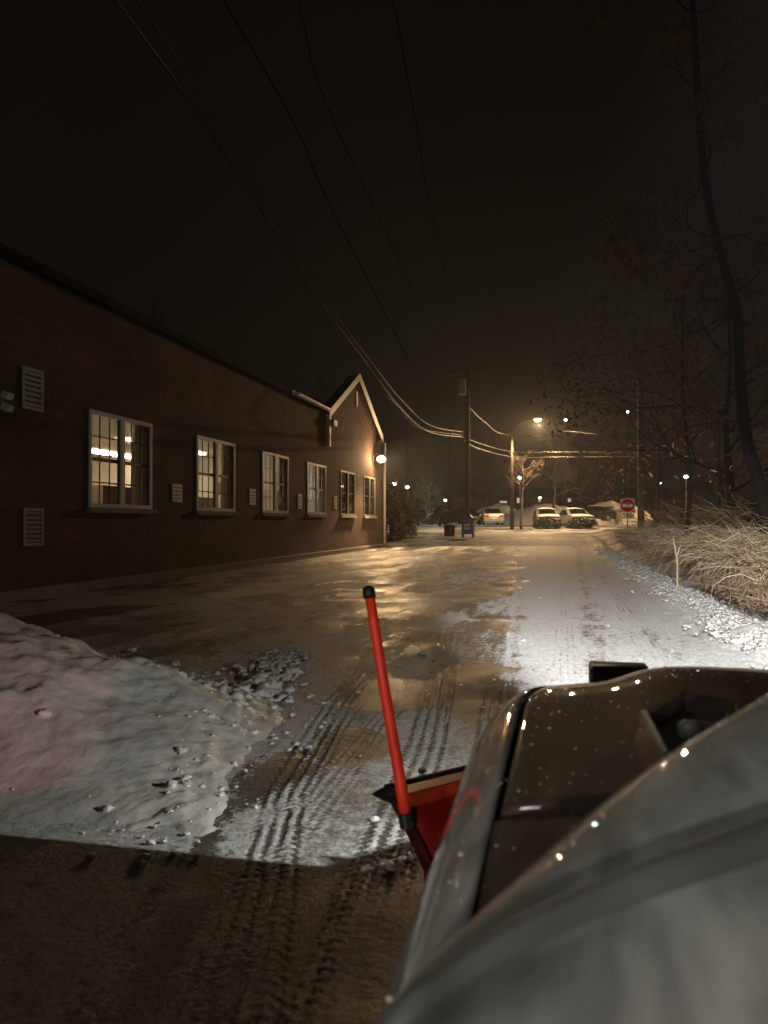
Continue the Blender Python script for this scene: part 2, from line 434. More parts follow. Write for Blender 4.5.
# packed snow under the plough path
xd = np.interp(Y, [1.2, 1.6, 3.08, 3.6], [-.90, -.985, -1.34, -1.45])
near = ss(5.3, 4.3, Y + .8 * (n2 - .5)) * ss(.04, .14, X - xd + .1 * (n2 - .5))
S = S * (1 - near) + near * (.64 + .8 * (n2 - .5))
S += .55 * ss(1.3, .4, np.hypot((X + 1.0) / .28, (Y - 6.3) / .9)) 
# bare wet patches; near ground also painted darker
def blot(cx, cy, rx, ry, a, j=.9):
    global S
    d = np.hypot((X - cx) / rx, (Y - cy) / ry) + j * (n2 - .5) * 2
    S = S - a * ss(1.15, .6, d)
blot(-1.02, 3.85, .20, .28, .9); blot(-1.28, 3.35, .16, .45, .8); blot(-.52, 5.2, .38, .75, .8); blot(-1.05, 5.0, .4, .5, .55)
blot(-.75, 7.5, .5, 1.6, .35)
xd = np.interp(Y, [1.2, 1.6, 3.08, 3.6], [-.90, -.985, -1.34, -1.45])
band = bump1(X, xd + .10 * (n2 - .5), .055) * ss(3.9, 3.2, Y)
S = S - .9 * band
S = S - ss(2.8, 1.9, Y) * ss(-.72, -.45, X) * .40 - ss(2.6, 2.1, Y) * (.06 + .22 * ss(-1.0, -.8, X))  # snow mask lowered towards the camera to paint in the unlit ground
left = ss(-.02, -.22, X - xd) * ss(6.0, 4.6, Y)
S = S * (1 - left) + left * (.74 + .3 * (n2 - .5))
# tyre tread prints
dz = np.zeros_like(Z)
RG = np.clip(1 - .72 * np.maximum(near, left) - .35 * lane + .9 * band, .2, 1.3)
def track(pts, w, a, y0, y1, ph=0.):
    global S, dz
    px = np.interp(Y, [p[1] for p in pts], [p[0] for p in pts])
    u = (X - px) / w
    inside = ss(1.05, .9, np.abs(u)) * ss(y0 - .2, y0, Y) * ss(y1 + .6, y1 - .6, Y)
    rib = .5 + .5 * np.cos(u * math.pi * 4)
    lug = .5 + .5 * np.cos((Y + ph + .035 * np.cos(u * math.pi * 2)) * 2 * math.pi / .045 + np.where(np.round(u * 2) % 2 == 0, 0, math.pi))
    pat = ss(.35, .65, rib * .55 + lug * .45)
    k = inside * np.clip(.55 + 2.0 * (n2 - .40) + .6 * (n3 - .5), 0, 1.15) * a
    S = S + k * (pat - .5) * (1.05 - .45 * ss(2.5, 2.1, Y))
    dz += inside * (pat - .5) * .007 * a * (1 - .85 * ss(2.6, 2.1, Y))
track([(-.60, 1.2), (-.71, 1.66), (-1.13, 3.13), (-1.36, 4.79), (-1.61, 8.03)], .11, 1, 1.2, 6.0)
track([(-.74, 1.2), (-.80, 1.66), (-1.05, 2.9), (-1.22, 4.2), (-1.35, 6.03)], .09, .7, 1.2, 5.2, .02)
track([(-.45, 1.2), (-.50, 1.71), (-.56, 2.4), (-.66, 4.02), (-.9, 6.4), (-1.3, 10)], .12, 1, 1.2, 8.0, .01)
track([(-.12, 1.2), (-.26, 2.2), (-.33, 4.0), (-.40, 6)], .10, .9, 1.2, 5.5, .03)
track([(-.95, 2.6), (-.98, 4.5), (-.8, 6.5), (-.6, 9)], .09, .5, 2.8, 8, .0)
track([(.05, 5), (.1, 9), (.2, 30)], .11, .55, 5, 14, .0)
track([(.75, 5), (.85, 9), (1.0, 30)], .11, .45, 5, 14, .02)
S = S - .55 * bump1(X, -.30, .55) * 0
# right verge: snow windrow then litter-covered bank
bank = bump1(X, 1.85 + .10 * (n1 - .5) + np.interp(Y, [6, 16, 40], [-.02, -.05, .1]), .30) * ss(4, 5.5, Y) * ss(55, 38, Y)
Z = Z + bank * (.10 + .16 * (fbm(X * 5, Y * 5, 4, .6) - .35)) + ss(1.9, 3.6, X) * ss(70, 35, Y) * (.30 + .25 * n2) * ss(0, 4, Y)
S = np.maximum(S, bank * 1.25 - .2)
verge = ss(2.05, 2.35, X + .3 * (n2 - .5)) * ss(60, 45, Y)
S = S * (1 - verge) + verge * (.66 + 1.8 * (n2 - .5))
# far snow-lined streets
far = ss(44, 50, Y)
S = S * (1 - far) + far * (.30 + .55 * ss(.4, .6, n1))
for yc, w in ((41, 1.0), (47.5, .9), (66, 1.6), (73, 2)):
    S += .8 * bump1(Y, yc + .04 * X, w)
S = np.where(Y > 75, .8, S)
S = np.where((X < -20) & (Y > 34), .7, S)
_w = fbm(X * 2.2 + 3, Y * 2.2, 4)
_d = np.minimum(-1.27 - .23 * (Y - 2.5) - X, (4.75 + .55 * (-1.9 - X) - Y) * .85) + .22 * (_w - .5)
S += .6 * ss(-.42, -.02, _d) * ss(2.2, 3.0, Y) * ss(7, 6, Y)
S = np.clip(S, -.3, 1.3)
Z += .012 * (n2 - .5) * ss(.1, .8, S) + .006 * (n3 - .5) * ss(.2, .8, S) + dz + .02 * (n1 - .5)
nr, ncl = X.shape
me = bpy.data.meshes.new('ground')
co = np.stack([X, Y, Z], -1).reshape(-1, 3)
me.vertices.add(len(co)); me.vertices.foreach_set('co', co.ravel().astype(np.float32))
i0 = (np.arange(nr - 1)[:, None] * ncl + np.arange(ncl - 1)[None]).ravel()
q = np.stack([i0, i0 + 1, i0 + 1 + ncl, i0 + ncl], -1)
me.loops.add(q.size); me.loops.foreach_set('vertex_index', q.ravel().astype(np.int32))
me.polygons.add(len(q)); me.polygons.foreach_set('loop_start', (np.arange(len(q)) * 4).astype(np.int32))
me.update(calc_edges=True)
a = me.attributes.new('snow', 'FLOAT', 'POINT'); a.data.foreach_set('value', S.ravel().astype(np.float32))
a2 = me.attributes.new('rubble', 'FLOAT', 'POINT'); a2.data.foreach_set('value', RG.ravel().astype(np.float32))
me.polygons.foreach_set('use_smooth', np.ones(len(q), bool))
me.materials.append(M['ground'])
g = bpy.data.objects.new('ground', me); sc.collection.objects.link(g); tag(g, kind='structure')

# ploughed snow heap on the left
def heap_h(X, Y):
    xe = -1.27 - .23 * (Y - 2.5); ye = 4.75 + .55 * (-1.9 - X)
    w = fbm(X * 2.2 + 3, Y * 2.2, 4)
    d = np.minimum(xe - X, (ye - Y) * .85) + .22 * (w - .5) + .12 * (fbm(X * 9 + 1, Y * 9, 4, .6) - .5)
    h = .86 * ss(-.1, 2.1, d) + .035 * ss(-.02, .2, d)
    h = h * ss(2.3, 4.5, Y + .3 * (w - .5)) + .006 - .05 * ss(2.75, 2.35, Y)
    edge = bump1(d, .15, .2)
    lum = fbm(X * 9, Y * 9, 4, .55); lum2 = fbm(X * 1.5 + 9, Y * 1.7, 4, .5)
    h = h + ss(-.02, .15, d) * ss(1.9, 2.6, Y) * ((lum - .5) * (.004 + .06 * edge) + (lum2 - .5) * .065)
    return np.where(d > -.02, h, h - .25 * (-.02 - d) - .0), d
hx = np.concatenate([np.linspace(-12, -4.5, 60, endpoint=False), np.linspace(-4.5, -1.0, 240)]); hy = np.geomspace(1.0, 9.0, 420)
HX, HY = np.meshgrid(hx, hy)
HZ, HD = heap_h(HX, HY)
HZ = HZ * ss(-12, -9, HX) + 0.004 - .05 * (1 - ss(1.0, 1.3, HY))
me = bpy.data.meshes.new('snow_heap')
co = np.stack([HX, HY, HZ], -1).reshape(-1, 3); nr, ncl = HX.shape
i0 = (np.arange(nr - 1)[:, None] * ncl + np.arange(ncl - 1)[None]).ravel()
q = np.stack([i0, i0 + 1, i0 + 1 + ncl, i0 + ncl], -1)
keep = (HZ.ravel()[q].max(1) > -.06); q = q[keep]
me.from_pydata(co.tolist(), [], q.tolist()); me.polygons.foreach_set('use_smooth', [True] * len(q)); me.materials.append(M['snow'])
o = bpy.data.objects.new('snow_heap', me); sc.collection.objects.link(o)
tag(o, 'large smooth heap of ploughed snow at the left edge of the wet lot', 'snow heap')

random.seed(3)
def clods(name, spots, label, cat):
    vs = []; fs = []
    bm = bmesh.new(); bmesh.ops.create_icosphere(bm, subdivisions=2, radius=1)
    base = [v.co.copy() for v in bm.verts]; fc = [tuple(v.index for v in f.verts) for f in bm.faces]; bm.free()
    for (x, y, z, r) in spots:
        off = Vector((random.uniform(-99, 99), random.uniform(-99, 99), 0)); sx, sy, szz = (random.uniform(.7, 1.35) for _ in range(3))
        b = len(vs)
        for c in base:
            k = 1 + .8 * noise.noise(c * 1.3 + off) + .45 * noise.noise(c * 2.7 + off)
            vs.append((x + c.x * r * k * sx, y + c.y * r * k * sy, z + c.z * r * k * szz * .6))
        fs += [tuple(b + i for i in f) for f in fc]
    me = bpy.data.meshes.new(name); me.from_pydata(vs, [], fs); me.materials.append(M['clod'])
    me.polygons.foreach_set('use_smooth', [True] * len(fs))
    o = bpy.data.objects.new(name, me); sc.collection.objects.link(o); tag(o, label, cat, kind='stuff')
    return o
sp = []
def near_heap(x, y):
    h, d = heap_h(np.array([[x]]), np.array([[y]])); return float(h[0, 0]), float(d[0, 0])
for i in range(9000):
    x = random.uniform(-4.6, -1.1); y = random.uniform(2.2, 7.5)
    h, d = near_heap(x, y)
    crest = (4.75 + .55 * (-1.9 - x) - y) * .85 < (-1.27 - .23 * (y - 2.5) - x) + .1
    if not crest and random.random() < .35: continue
    if abs(d - .12) < random.expovariate(6) + .03:
        if y < 3.6 and random.random() < .6: continue
        sp.append((x, y, max(h, 0) + .004, min(.042, .004 + random.expovariate(85 if crest else 190))))
for i in range(420):   # windrow tail
    t = random.random(); x = -1.95 - .35 * t + random.gauss(0, .09); y = 4.7 + 1.7 * t + random.gauss(0, .16)
    sp.append((x, y, .01, .008 + random.expovariate(60) * (1.2 - t)))
for i in range(90):
    sp.append((random.uniform(-1.5, -.2), random.uniform(2.4, 9), .004, .004 + random.expovariate(220)))
clods('snow_clods', sp, 'crumbly lumps of snow along the edge of the left snow heap', 'snow lumps')
sp = []
for i in range(6500):
    y = 5.2 + 34 * random.random() ** 1.9; x = 1.82 + random.gauss(0, .15) * (1 + .4 * math.sin(y * 1.7))
    d = abs(x - 1.85)
    sp.append((x, y, .05 + .08 * math.exp(-(d / .3) ** 2), min(.05, .005 + random.expovariate(105) * (1 if y < 14 else 1.5))))
for i in range(260):
    sp.append((1.7 - random.expovariate(2.2), random.uniform(5, 18), .004, .003 + random.expovariate(260)))
_w = clods('snow_windrow_lumps', sp, 'broken white snow lumps lining the right-hand verge', 'snow lumps')
_w.data.materials[0] = M['gritty']

# yellow bay lines on the asphalt, half covered
for i, (a_, b_) in enumerate((((-7.1, 12.9), (-3.8, 9.4)), ((-7.1, 17.4), (-4.4, 14.6)), ((-7.1, 21.9), (-4.6, 19.3)))):
    a_ = Vector((*a_, .012)); b_ = Vector((*b_, .012)); d = (b_ - a_).normalized(); n = Vector((-d.y, d.x, 0)) * .05
    rows = []
    for k in range(30):
        p = a_.lerp(b_, k / 29); zz = .013
        rows.append([p - n + Vector((0, 0, 0)), p + n])
    mb = MB().grid(rows); o = mb.build('parking_line', M['ylines']); tag(o, kind='structure')
    sd = o.modifiers.new('snap', 'SHRINKWRAP'); sd.target = g; sd.wrap_method = 'PROJECT'; sd.use_project_z = True; sd.use_negative_direction = True; sd.use_positive_direction = True; sd.offset = .004

# ------------------------------------------------------------------ brick building
WX = -7.7
wins = [(11.60, 13.68), (15.60, 17.68), (19.48, 21.56), (23.32, 25.38), (27.25, 29.3), (30.75, 32.8)]
ZS, ZT, EAVE = 1.40, 3.07, 4.9
bld = empty('brick_building', (WX, 17, 0), 'long dark brick one-storey building with white-trimmed gable and six lit windows', 'building')
YA, YB = -14.0, 34.6
mb = MB()
T = .30
mb.box(WX - T, WX, YA, YB, -.2, ZS); mb.box(WX - T, WX, YA, YB, ZT, EAVE)
ed = [YA] + [v for w in wins for v in w] + [YB]
for i in range(0, len(ed), 2): mb.box(WX - T, WX, ed[i], ed[i + 1], ZS, ZT)
mb.box(WX - 13, WX - T, YB - T, YB, -.2, EAVE); mb.box(WX - 13, WX - T, YA, YA + T, -.2, EAVE); mb.box(WX - 13, WX - 13 + T, YA + T, YB - T, -.2, EAVE)
# gable triangle (flush with wall, sits on it)
GC, GW, GA = 29.6, 3.95, 6.75
mb.prism([(WX - T, GC - GW, EAVE), (WX - T, GC + GW, EAVE), (WX - T, GC, GA)], (T, 0, 0))
mb.build('wall', M['brick'], bld)
# foundation strip
MB().box(WX, WX + .10, YA, YB + .1, -.1, .16).build('foundation', M['concrete'], bld, bevel=.015)
# main roof
yr1 = GC - GW - .3
mb = MB(); ov = .14
mb.prism([(WX + ov, YA - .3, EAVE + .02), (WX + ov, YA - .3, EAVE + .16), (WX - 6.5, YA - .3, EAVE + 1.8), (WX - 13.4, YA - .3, EAVE + .16), (WX - 13.4, YA - .3, EAVE + .02)], (0, yr1 - YA + .3, 0))
mb.prism([(WX - .34, yr1 + .001, EAVE + .02), (WX - .34, yr1 + .001, EAVE + .28), (WX - 6.5, yr1 + .001, EAVE + 1.8), (WX - 13.4, yr1 + .001, EAVE + .16), (WX - 13.4, yr1 + .001, EAVE + .02)], (0, YB + .3 - yr1, 0))
mb.build('roof', M['roof'], bld)
MB().box(WX + ov, WX + ov + .02, 21.5, yr1, EAVE + .03, EAVE + .15).build('fascia', M['white'], bld)
# snow sitting at the eave end
MB().box(WX + ov + .02, WX + ov + .10, 21.9, yr1 - .02, EAVE + .05, EAVE + .14).build('gutter', M['white'], bld, bevel=.02)
MB().box(WX + .015, WX + .16, yr1 - .02, yr1 + .16, EAVE - 1.15, EAVE - .02).build('eave_return', M['white'], bld, bevel=.01)
MB().box(WX + .02, WX + .26, yr1 + .17, yr1 + .6, EAVE - .42, EAVE - .2).build('vent_hood', M['vent'], bld, bevel=.02)
# gable cross roof and rake boards
mb = MB()
up = .12
mb.prism([(WX + .11, GC - GW - .25, EAVE - .05), (WX + .11, GC, GA + .12), (WX + .11, GC + GW + .25, EAVE - .05), (WX + .11, GC + GW + .25, EAVE + .06), (WX + .11, GC, GA + .24), (WX + .11, GC - GW - .25, EAVE + .06)], (-.42, 0, 0))
mb.build('gable_roof', M['roof'], bld)
for sgn in (-1, 1):
    a_ = (WX + .115, GC + sgn * (GW + .27), EAVE - .16); b_ = (WX + .115, GC + .0, GA + .06)
    MB().prism([a_, b_, (b_[0], b_[1], b_[2] + .27), (a_[0], a_[1], a_[2] + .27)], (.04, 0, 0)).build('rake_board', M['white'], bld)
MB().box(WX + .005, WX + .03, GC - .12, GC + .12, 5.75, 6.35).build('gable_vent', M['vent'], bld)
MB().box(WX + .01, WX + .10, YB - .08, YB + .02, .16, EAVE - .1).build('corner_downpipe', M['white'], bld)

# rooms behind the windows
parts_y = [11.0, 22.4, 26.4, 34.2]
mb = MB(); RX = WX - 7.5
mb.box(RX - .1, RX, 9.2, 34.2, 0, 3.3); mb.box(RX, WX - T - .01, 9.2, 34.2, 3.22, 3.3); mb.box(RX, WX - T - .01, 9.2, 34.2, .3, .4)
for y in (9.2, 22.4, 26.2): mb.box(RX, WX - T - .01, y, y + .1, .4, 3.22)
mb.build('interior_room', M['room'], bld)
def light_strip(x, y0, y1, m, name='ceiling_lamp'):
    MB().box(x - .16, x + .16, y0, y1, 3.14, 3.21).build(name, m, bld)
for y0 in (12.6, 15.9, 19.2, 22.6 - 1.7): light_strip(WX - 5.2, y0, y0 + 1.3, M['tube'])
for y0 in (13.0, 17.0, 20.0): light_strip(WX - 2.6, y0, y0 + 1.2, M['tube'])
light_strip(WX - 3.6, 25.0, 26.0, M['tubew'])
light_strip(WX - 5.0, 31.2, 31.9, M['tube'])
for rx, ry, w, h in ((-5.8, 17.2, 2.4, 1.6), (-3.0, 20.6, 1.8, 1.5), (-4.4, 25, 1.6, 1.7), (-4.2, 31.5, 1.9, 1.7), (-2.2, 15.0, 1.5, 1.55), (-2.0, 17.8, .9, 1.9)):
    MB().box(WX + rx - .3, WX + rx + .3, ry, ry + w, .4, .4 + h).build('cabinet', M['room2'], bld)
for k, (y, z) in enumerate(((12.4, 1.9), (14.0, 2.0), (18.5, 2.0), (20.8, 1.95))):
    MB().box(WX - 1.9, WX - 1.88, y, y + .5, z, z + .35).build('paper_notice', M['paper'], bld)

for i, (y0, y1) in enumerate(wins):
    fr = MB(); x0, x1 = WX - .06, WX + .025; ym = (y0 + y1) / 2; fw = .07
    fr.box(x0, x1, y0 + .002, y0 + fw, ZS + .002, ZT - .002); fr.box(x0, x1, y1 - fw, y1 - .002, ZS + .002, ZT - .002)
    fr.box(x0, x1, y0 + fw, y1 - fw, ZT - fw, ZT - .002); fr.box(x0, x1, y0 + fw, y1 - fw, ZS + .002, ZS + fw)
    fr.box(x0, x1, ym - .06, ym + .06, ZS + fw, ZT - fw)
    f_ = fr.build('window_frame', M['white'] if i < 4 else M['vent'], bld)
    if i == 3: f_['label'] = 'white frame of the brightest window with cool light'
    MB().box(WX - .02, WX + .09, y0 - .06, y1 + .06, ZS - .09, ZS - .002).build('sill', M['concrete'] if i < 4 else M['white'], f_)
    zm = (ZS + ZT) / 2
    mu = MB()
    for (a_, b_) in ((y0 + fw, ym - .06), (ym + .06, y1 - fw)):
        mu.box(WX - .045, WX - .015, a_, b_, zm - .03, zm + .03)
        w = b_ - a_
        mu.box(WX - .045, WX - .015, a_, a_ + .035, ZS + fw, zm - .03); mu.box(WX - .045, WX - .015, b_ - .035, b_, ZS + fw, zm - .03)
        mu.box(WX - .045, WX - .015, a_, a_ + .035, zm + .03, ZT - fw); mu.box(WX - .045, WX - .015, b_ - .035, b_, zm + .03, ZT - fw)
        for k in (1, 2):
            mu.box(WX - .036, WX - .022, a_ + w * k / 3 - .011, a_ + w * k / 3 + .011, ZS + fw, zm - .03)
            mu.box(WX - .036, WX - .022, a_ + w * k / 3 - .011, a_ + w * k / 3 + .011, zm + .03, ZT - fw)
        for zc in ((ZS + fw + zm - .03) / 2, (zm + .03 + ZT - fw) / 2):
            for k in range(3):
                mu.box(WX - .034, WX - .024, a_ + w * k / 3 + (.035 if k == 0 else .012), a_ + w * (k + 1) / 3 - (.035 if k == 2 else .012), zc - .011, zc + .011)
    mu.build('sash_bars', M['dgrey'] if i != 3 else M['white'], f_)
    MB().poly([(WX - .03, y0 + fw, ZS + fw), (WX - .03, y1 - fw, ZS + fw), (WX - .03, y1 - fw, ZT - fw), (WX - .03, y0 + fw, ZT - fw)]).build('pane', M['glass'], f_)
    if i in (0, 1, 2, 3, 4):
        zb_ = {0: 2.66, 1: 2.30, 2: 2.05, 3: 1.9, 4: 2.1}[i]
        for (a_, b_) in ((y0 + fw, ym - .06), (ym + .06, y1 - fw)):
            MB().poly([(WX - .12, a_ + .02, zb_), (WX - .12, b_ - .02, zb_), (WX - .12, b_ - .02, ZT - .03), (WX - .12, a_ + .02, ZT - .03)]).build('roller_blind', M['blind'], f_)
    rows = []
    # curtain hanging at the far side of each window
    for k in range(15):
        yy = y1 - .42 + .36 * k / 14; xx = WX - .18 + .035 * math.sin(k * 1.6)
        rows.append([(xx, yy, ZS + .02), (xx - .01, yy, ZT - .02)])
    MB().grid(rows).build('curtain', M['shade'], f_, smooth=True)

# vents and small notice plates between windows
def louvre(y0, y1, z0, z1):
    r = MB(); fwv = .045
    r.box(WX + .002, WX + .018, y0, y1, z0, z0 + fwv); r.box(WX + .002, WX + .018, y0, y1, z1 - fwv, z1)
    r.box(WX + .002, WX + .018, y0, y0 + fwv, z0 + fwv, z1 - fwv); r.box(WX + .002, WX + .018, y1 - fwv, y1, z0 + fwv, z1 - fwv)
    fo = r.build('louvre_frame', M['vent'], bld)
    s_ = MB(); n = 7
    for k in range(n):
        z = z0 + fwv + (z1 - z0 - 2 * fwv) * (k + .5) / n
        s_.quadbox((WX + .012, (y0 + y1) / 2, z), (.006, y1 - y0 - 2 * fwv - .004, .045), Matrix.Rotation(math.radians(14), 3, 'Y'))
    s_.build('louvre_slats', M['vent'], fo)
    MB().box(WX + .001, WX + .004, y0 + fwv, y1 - fwv, z0 + fwv, z1 - fwv).build('louvre_back', M['black'], fo)
def wall_yz(px, py):
    d = ray(px, py); t = WX / d.x; return d.y * t, H + d.z * t
for (px0, px1, pt, pb) in ((21, 42, 368, 410), (23, 43, 508, 546)):
    ya, zt = wall_yz(px0, pt); yb, _ = wall_yz(px1, pt); _, zb = wall_yz((px0 + px1) / 2, pb)
    _, zt = wall_yz((px0 + px1) / 2, pt); louvre(ya, yb, zb, zt)
pl = 0
for (px, pt, pb) in ((176.5, 484, 502), (252, 489, 505), (299.5, 494, 509), (335, 496, 509)):
    y, zt = wall_yz(px, pt); _, zb = wall_yz(px, pb)
    root = empty('notice_plate', (WX + .003, y, (zt + zb) / 2), ['small white notice plate on the brick between the first and second lit windows', 'small white notice plate on the brick between the second and third lit windows', 'small white notice plate on the brick just before the brightest window', 'small white notice plate below the white eave return'][pl], 'sign', 'notice plates between the windows')
    MB().box(WX + .003, WX + .02, y - .21, y + .21, zb, zt).build('plate', M['white'], root, bevel=.004)
    tx = MB()
    for k in range(4):
        z = zb + (zt - zb) * (.2 + .2 * k)
        x0_ = -.15
        while x0_ < .14:
            w = random.uniform(.03, .08); tx.box(WX + .021, WX + .023, y + x0_, y + min(.16, x0_ + w), z - .016, z + .016); x0_ += w + .02
    tx.build('lettering', M['dgrey'], root)
    pl += 1
# white fixture cut by the left frame edge
y, z = wall_yz(0, 402)
r = empty('wall_floodlight', (WX, y - .1, z), 'small pale double floodlight high on the brick at the left edge of the photo', 'lamp')
MB().box(WX + .002, WX + .06, y - .12, y + .0, z - .10, z + .10).build('mount', M['dgrey'], r)
MB().quadbox((WX + .12, y - .02, z + .09), (.12, .13, .10), Matrix.Rotation(.4, 3, 'Y')).quadbox((WX + .12, y - .02, z - .08), (.12, .13, .10), Matrix.Rotation(.4, 3, 'Y')).build('lamp_head', M['signw'], r, bevel=.01)

# wall lamp at the far corner
WLY, WLZ = 32.3, 3.92
wl = empty('wall_lamp', (WX, WLY, WLZ), 'glowing sodium wall lamp on the far corner of the brick building', 'lamp')
MB().box(WX + .003, WX + .06, WLY - .1, WLY + .1, WLZ - .14, WLZ + .16).build('backplate', M['dgrey'], wl)
MB().tube([(WX + .05, WLY, WLZ + .12), (WX + .25, WLY, WLZ + .17), (WX + .40, WLY, WLZ + .12)], .02, 8).build('arm', M['dgrey'], wl, smooth=True)
MB().tube([(WX + .40, WLY, WLZ + .16), (WX + .40, WLY, WLZ + .09)], [.06, .13], 14).build('shade', M['dgrey'], wl)
b_ = MB()

b_.tube([(WX + .40, WLY, WLZ + .09 - .30 * k / 6) for k in range(7)], [.05, .14, .18, .20, .18, .14, .05], 12).build('bulb', M['bulb'], wl, smooth=True)
lamp('wall_lamp_light', 'SPOT', (WX + .50, WLY - .24, WLZ - .10), 2100, SODIUM, .09, (WX + 8.5, WLY - 6, -4), 112, .25)
lamp('wall_lamp_glow', 'POINT', (WX + .55, WLY - .26, WLZ - .12), 240, SODIUM, .09)

# ------------------------------------------------------------------ poles, wires, lamps
def ground_pt(px, z):
    p = at(px, 522, z); return Vector((p.x, p.y, gz(p.y)))
pa = ground_pt(467.5, 50)
def zat(py, z): return H + (522 - py) / F * z
r = empty('utility_pole', pa, 'dark wooden utility pole with crossarm and grey transformer behind the blue mailbox', 'utility pole', 'utility poles')
ztop = zat(366, 50)
MB().tube([pa, (pa.x, pa.y, 5), (pa.x, pa.y, ztop)], [.19, .165, .13], 12).build('pole', M['wood'], r, smooth=True)
MB().box(pa.x - 1.15, pa.x + 1.15, pa.y - .18, pa.y - .06, ztop - .55, ztop - .43).build('crossarm', M['wood'], r)
for dx in (-1.05, -.1, 1.05):
    MB().tube([(pa.x + dx, pa.y - .12, ztop - .43 + k * .04) for k in range(7)], [.02, .05, .035, .055, .035, .05, .02], 8).build('insulator', M['dgrey'], r)
MB().tube([(pa.x - .28, pa.y - .42, ztop - 1.9), (pa.x - .28, pa.y - .42, ztop - .95), (pa.x - .28, pa.y - .42, ztop - .88)], [.26, .26, .2], 14).build('transformer', M['pale'], r)
MB().box(pa.x - .2, pa.x + .1, pa.y - .25, pa.y - .1, ztop - 1.6, ztop - 1.5).build('bracket', M['galv'], r)
MB().tube([(pa.x + .1, pa.y - .2, 0.4), (pa.x + .1, pa.y - .2, 6.2)], .04, 6).build('conduit', M['galv'], r)

pb = ground_pt(512, 60)
r = empty('street_lamp', pb, 'tall slim street lamp with sodium head beside the snowed-in cars', 'street lamp')
zt2 = zat(428, 60)
MB().tube([pb, (pb.x, pb.y, zt2)], [.15, .10], 12).build('pole', M['wood'], r, smooth=True)
hd = at(538, 420, 58.5)
MB().tube([(pb.x, pb.y, zt2 - .2), (pb.x + .5, pb.y - .5, zt2 + .35), (hd.x - .3, hd.y, hd.z + .16), (hd.x, hd.y, hd.z + .16)], .03, 8).build('arm', M['black'], r, smooth=True)
MB().quadbox((hd.x + .05, hd.y, hd.z + .16), (.75, .3, .14)).build('lamp_head', M['dgrey'], r, bevel=.04)
MB().tube([(hd.x, hd.y, hd.z + .09), (hd.x, hd.y, hd.z), (hd.x, hd.y, hd.z - .12)], [.24, .30, .10], 12).build('lens', M['bulb'], r, smooth=True)
lamp('street_lamp_light', 'SPOT', (hd.x, hd.y - .05, hd.z - .25), 8000, SODIUM, .15, (hd.x, hd.y - 4, 0), 160, .3)
lamp('snow_bank_fill', 'SPOT', (20, 73, 9), 17000, SODIUM, .15, (3, 84, 0), 90, .6)
# the spot above is added out of view to brighten the far snow banks
pc = ground_pt(641, 46)
r = empty('utility_pole.001', pc, 'plain tall wooden pole without crossarm standing behind the no-entry sign', 'utility pole', 'utility poles')
zc = zat(347, 46)
MB().tube([pc, (pc.x, pc.y, 5), (pc.x, pc.y, zc)], [.21, .19, .16], 12).build('pole', M['wood'], r, smooth=True)
MB().box(pc.x - .2, pc.x + .2, pc.y - .26, pc.y - .19, 5.2, 5.34).build('bracket', M['galv'], r)

def spline(pts, n=14):
    P = [Vector(p) for p in pts]; P = [P[0] * 2 - P[1]] + P + [P[-1] * 2 - P[-2]]; out = []
    for i in range(1, len(P) - 2):
        for k in range(n):
            t = k / n; a, b, c, d = P[i - 1], P[i], P[i + 1], P[i + 2]
            out.append(.5 * ((2 * b) + (c - a) * t + (2 * a - 5 * b + 4 * c - d) * t * t + (3 * b - a - 3 * c + d) * t ** 3))
    out.append(P[-2]); return out
def wire(pts, rad, m, label, grp='overhead wires'):
    o = MB().tube(spline(pts), rad, 6).build('overhead_wire', m, smooth=True, fixn=False); tag(o, label, 'wire', grp)
def W(px, py, X_):   # point of a wire that hangs in the vertical plane X = X_
    d = ray(px, py); t = X_ / d.x; return Vector((X_, d.y * t, H + d.z * t))
pole_l = at(463, 437, 49.8); pole_h = at(467, 405, 49.8)
wire([W(60, -75, -4.6), W(118, 0, -4.7), W(210, 130, -4.9), W(320, 300, -5.05), W(372, 370, -5.15), W(400, 407, -5.2), W(430, 432, -5.3), pole_l], .026, M['bright_cable'], 'thick lower cable sagging from top left to the pole by the mailbox')
wire([W(85, -75, -4.5), W(140, 0, -4.6), W(225, 135, -4.8), W(326, 300, -4.95), W(376, 368, -5.05), W(404, 402, -5.15), W(432, 426, -5.25), at(463, 432, 49.8)], .018, M['bright_cable'], 'thinner cable running just above the thick lower cable')
wire([W(190, -60, -3.7), W(225, 0, -3.8), W(298, 130, -4.1), W(330, 205, -4.35), W(388, 318, -4.8), W(414, 368, -5.0), W(440, 398, -5.3), pole_h], .011, M['cable'], 'upper dark wire from the top centre-left sagging to the pole transformer')
wire([W(375, -60, -.9), W(398, 20, -1.3), W(416, 120, -2.2), W(440, 250, -3.6), at(470, 372, 49.8)], .008, M['cable'], 'thin dark wire highest over the middle of the lot')
wire([W(288, -60, -2.9), W(303, 20, -3.0), W(330, 110, -3.4), W(390, 240, -4.2), at(452, 372, 49.8)], .008, M['cable'], 'thin dark wire between the two wire pairs overhead')
pr = at(641, 455, 46)
wire([pole_h, at(485, 422, 54), at(505, 434, 58), at(560, 431, 56), at(600, 434, 50), at(640, 432, 46), at(720, 428, 40), at(800, 415, 34)], .018, M['bright_cable'], 'upper wire crossing from the mailbox pole past the sodium street lamp')
wire([pole_l, at(485, 445, 55), at(515, 452, 59), at(570, 452, 54), at(641, 452, 46), at(720, 448, 40), at(800, 438, 34)], .024, M['bright_cable'], 'middle cable strung between the mailbox pole and the plain right pole')
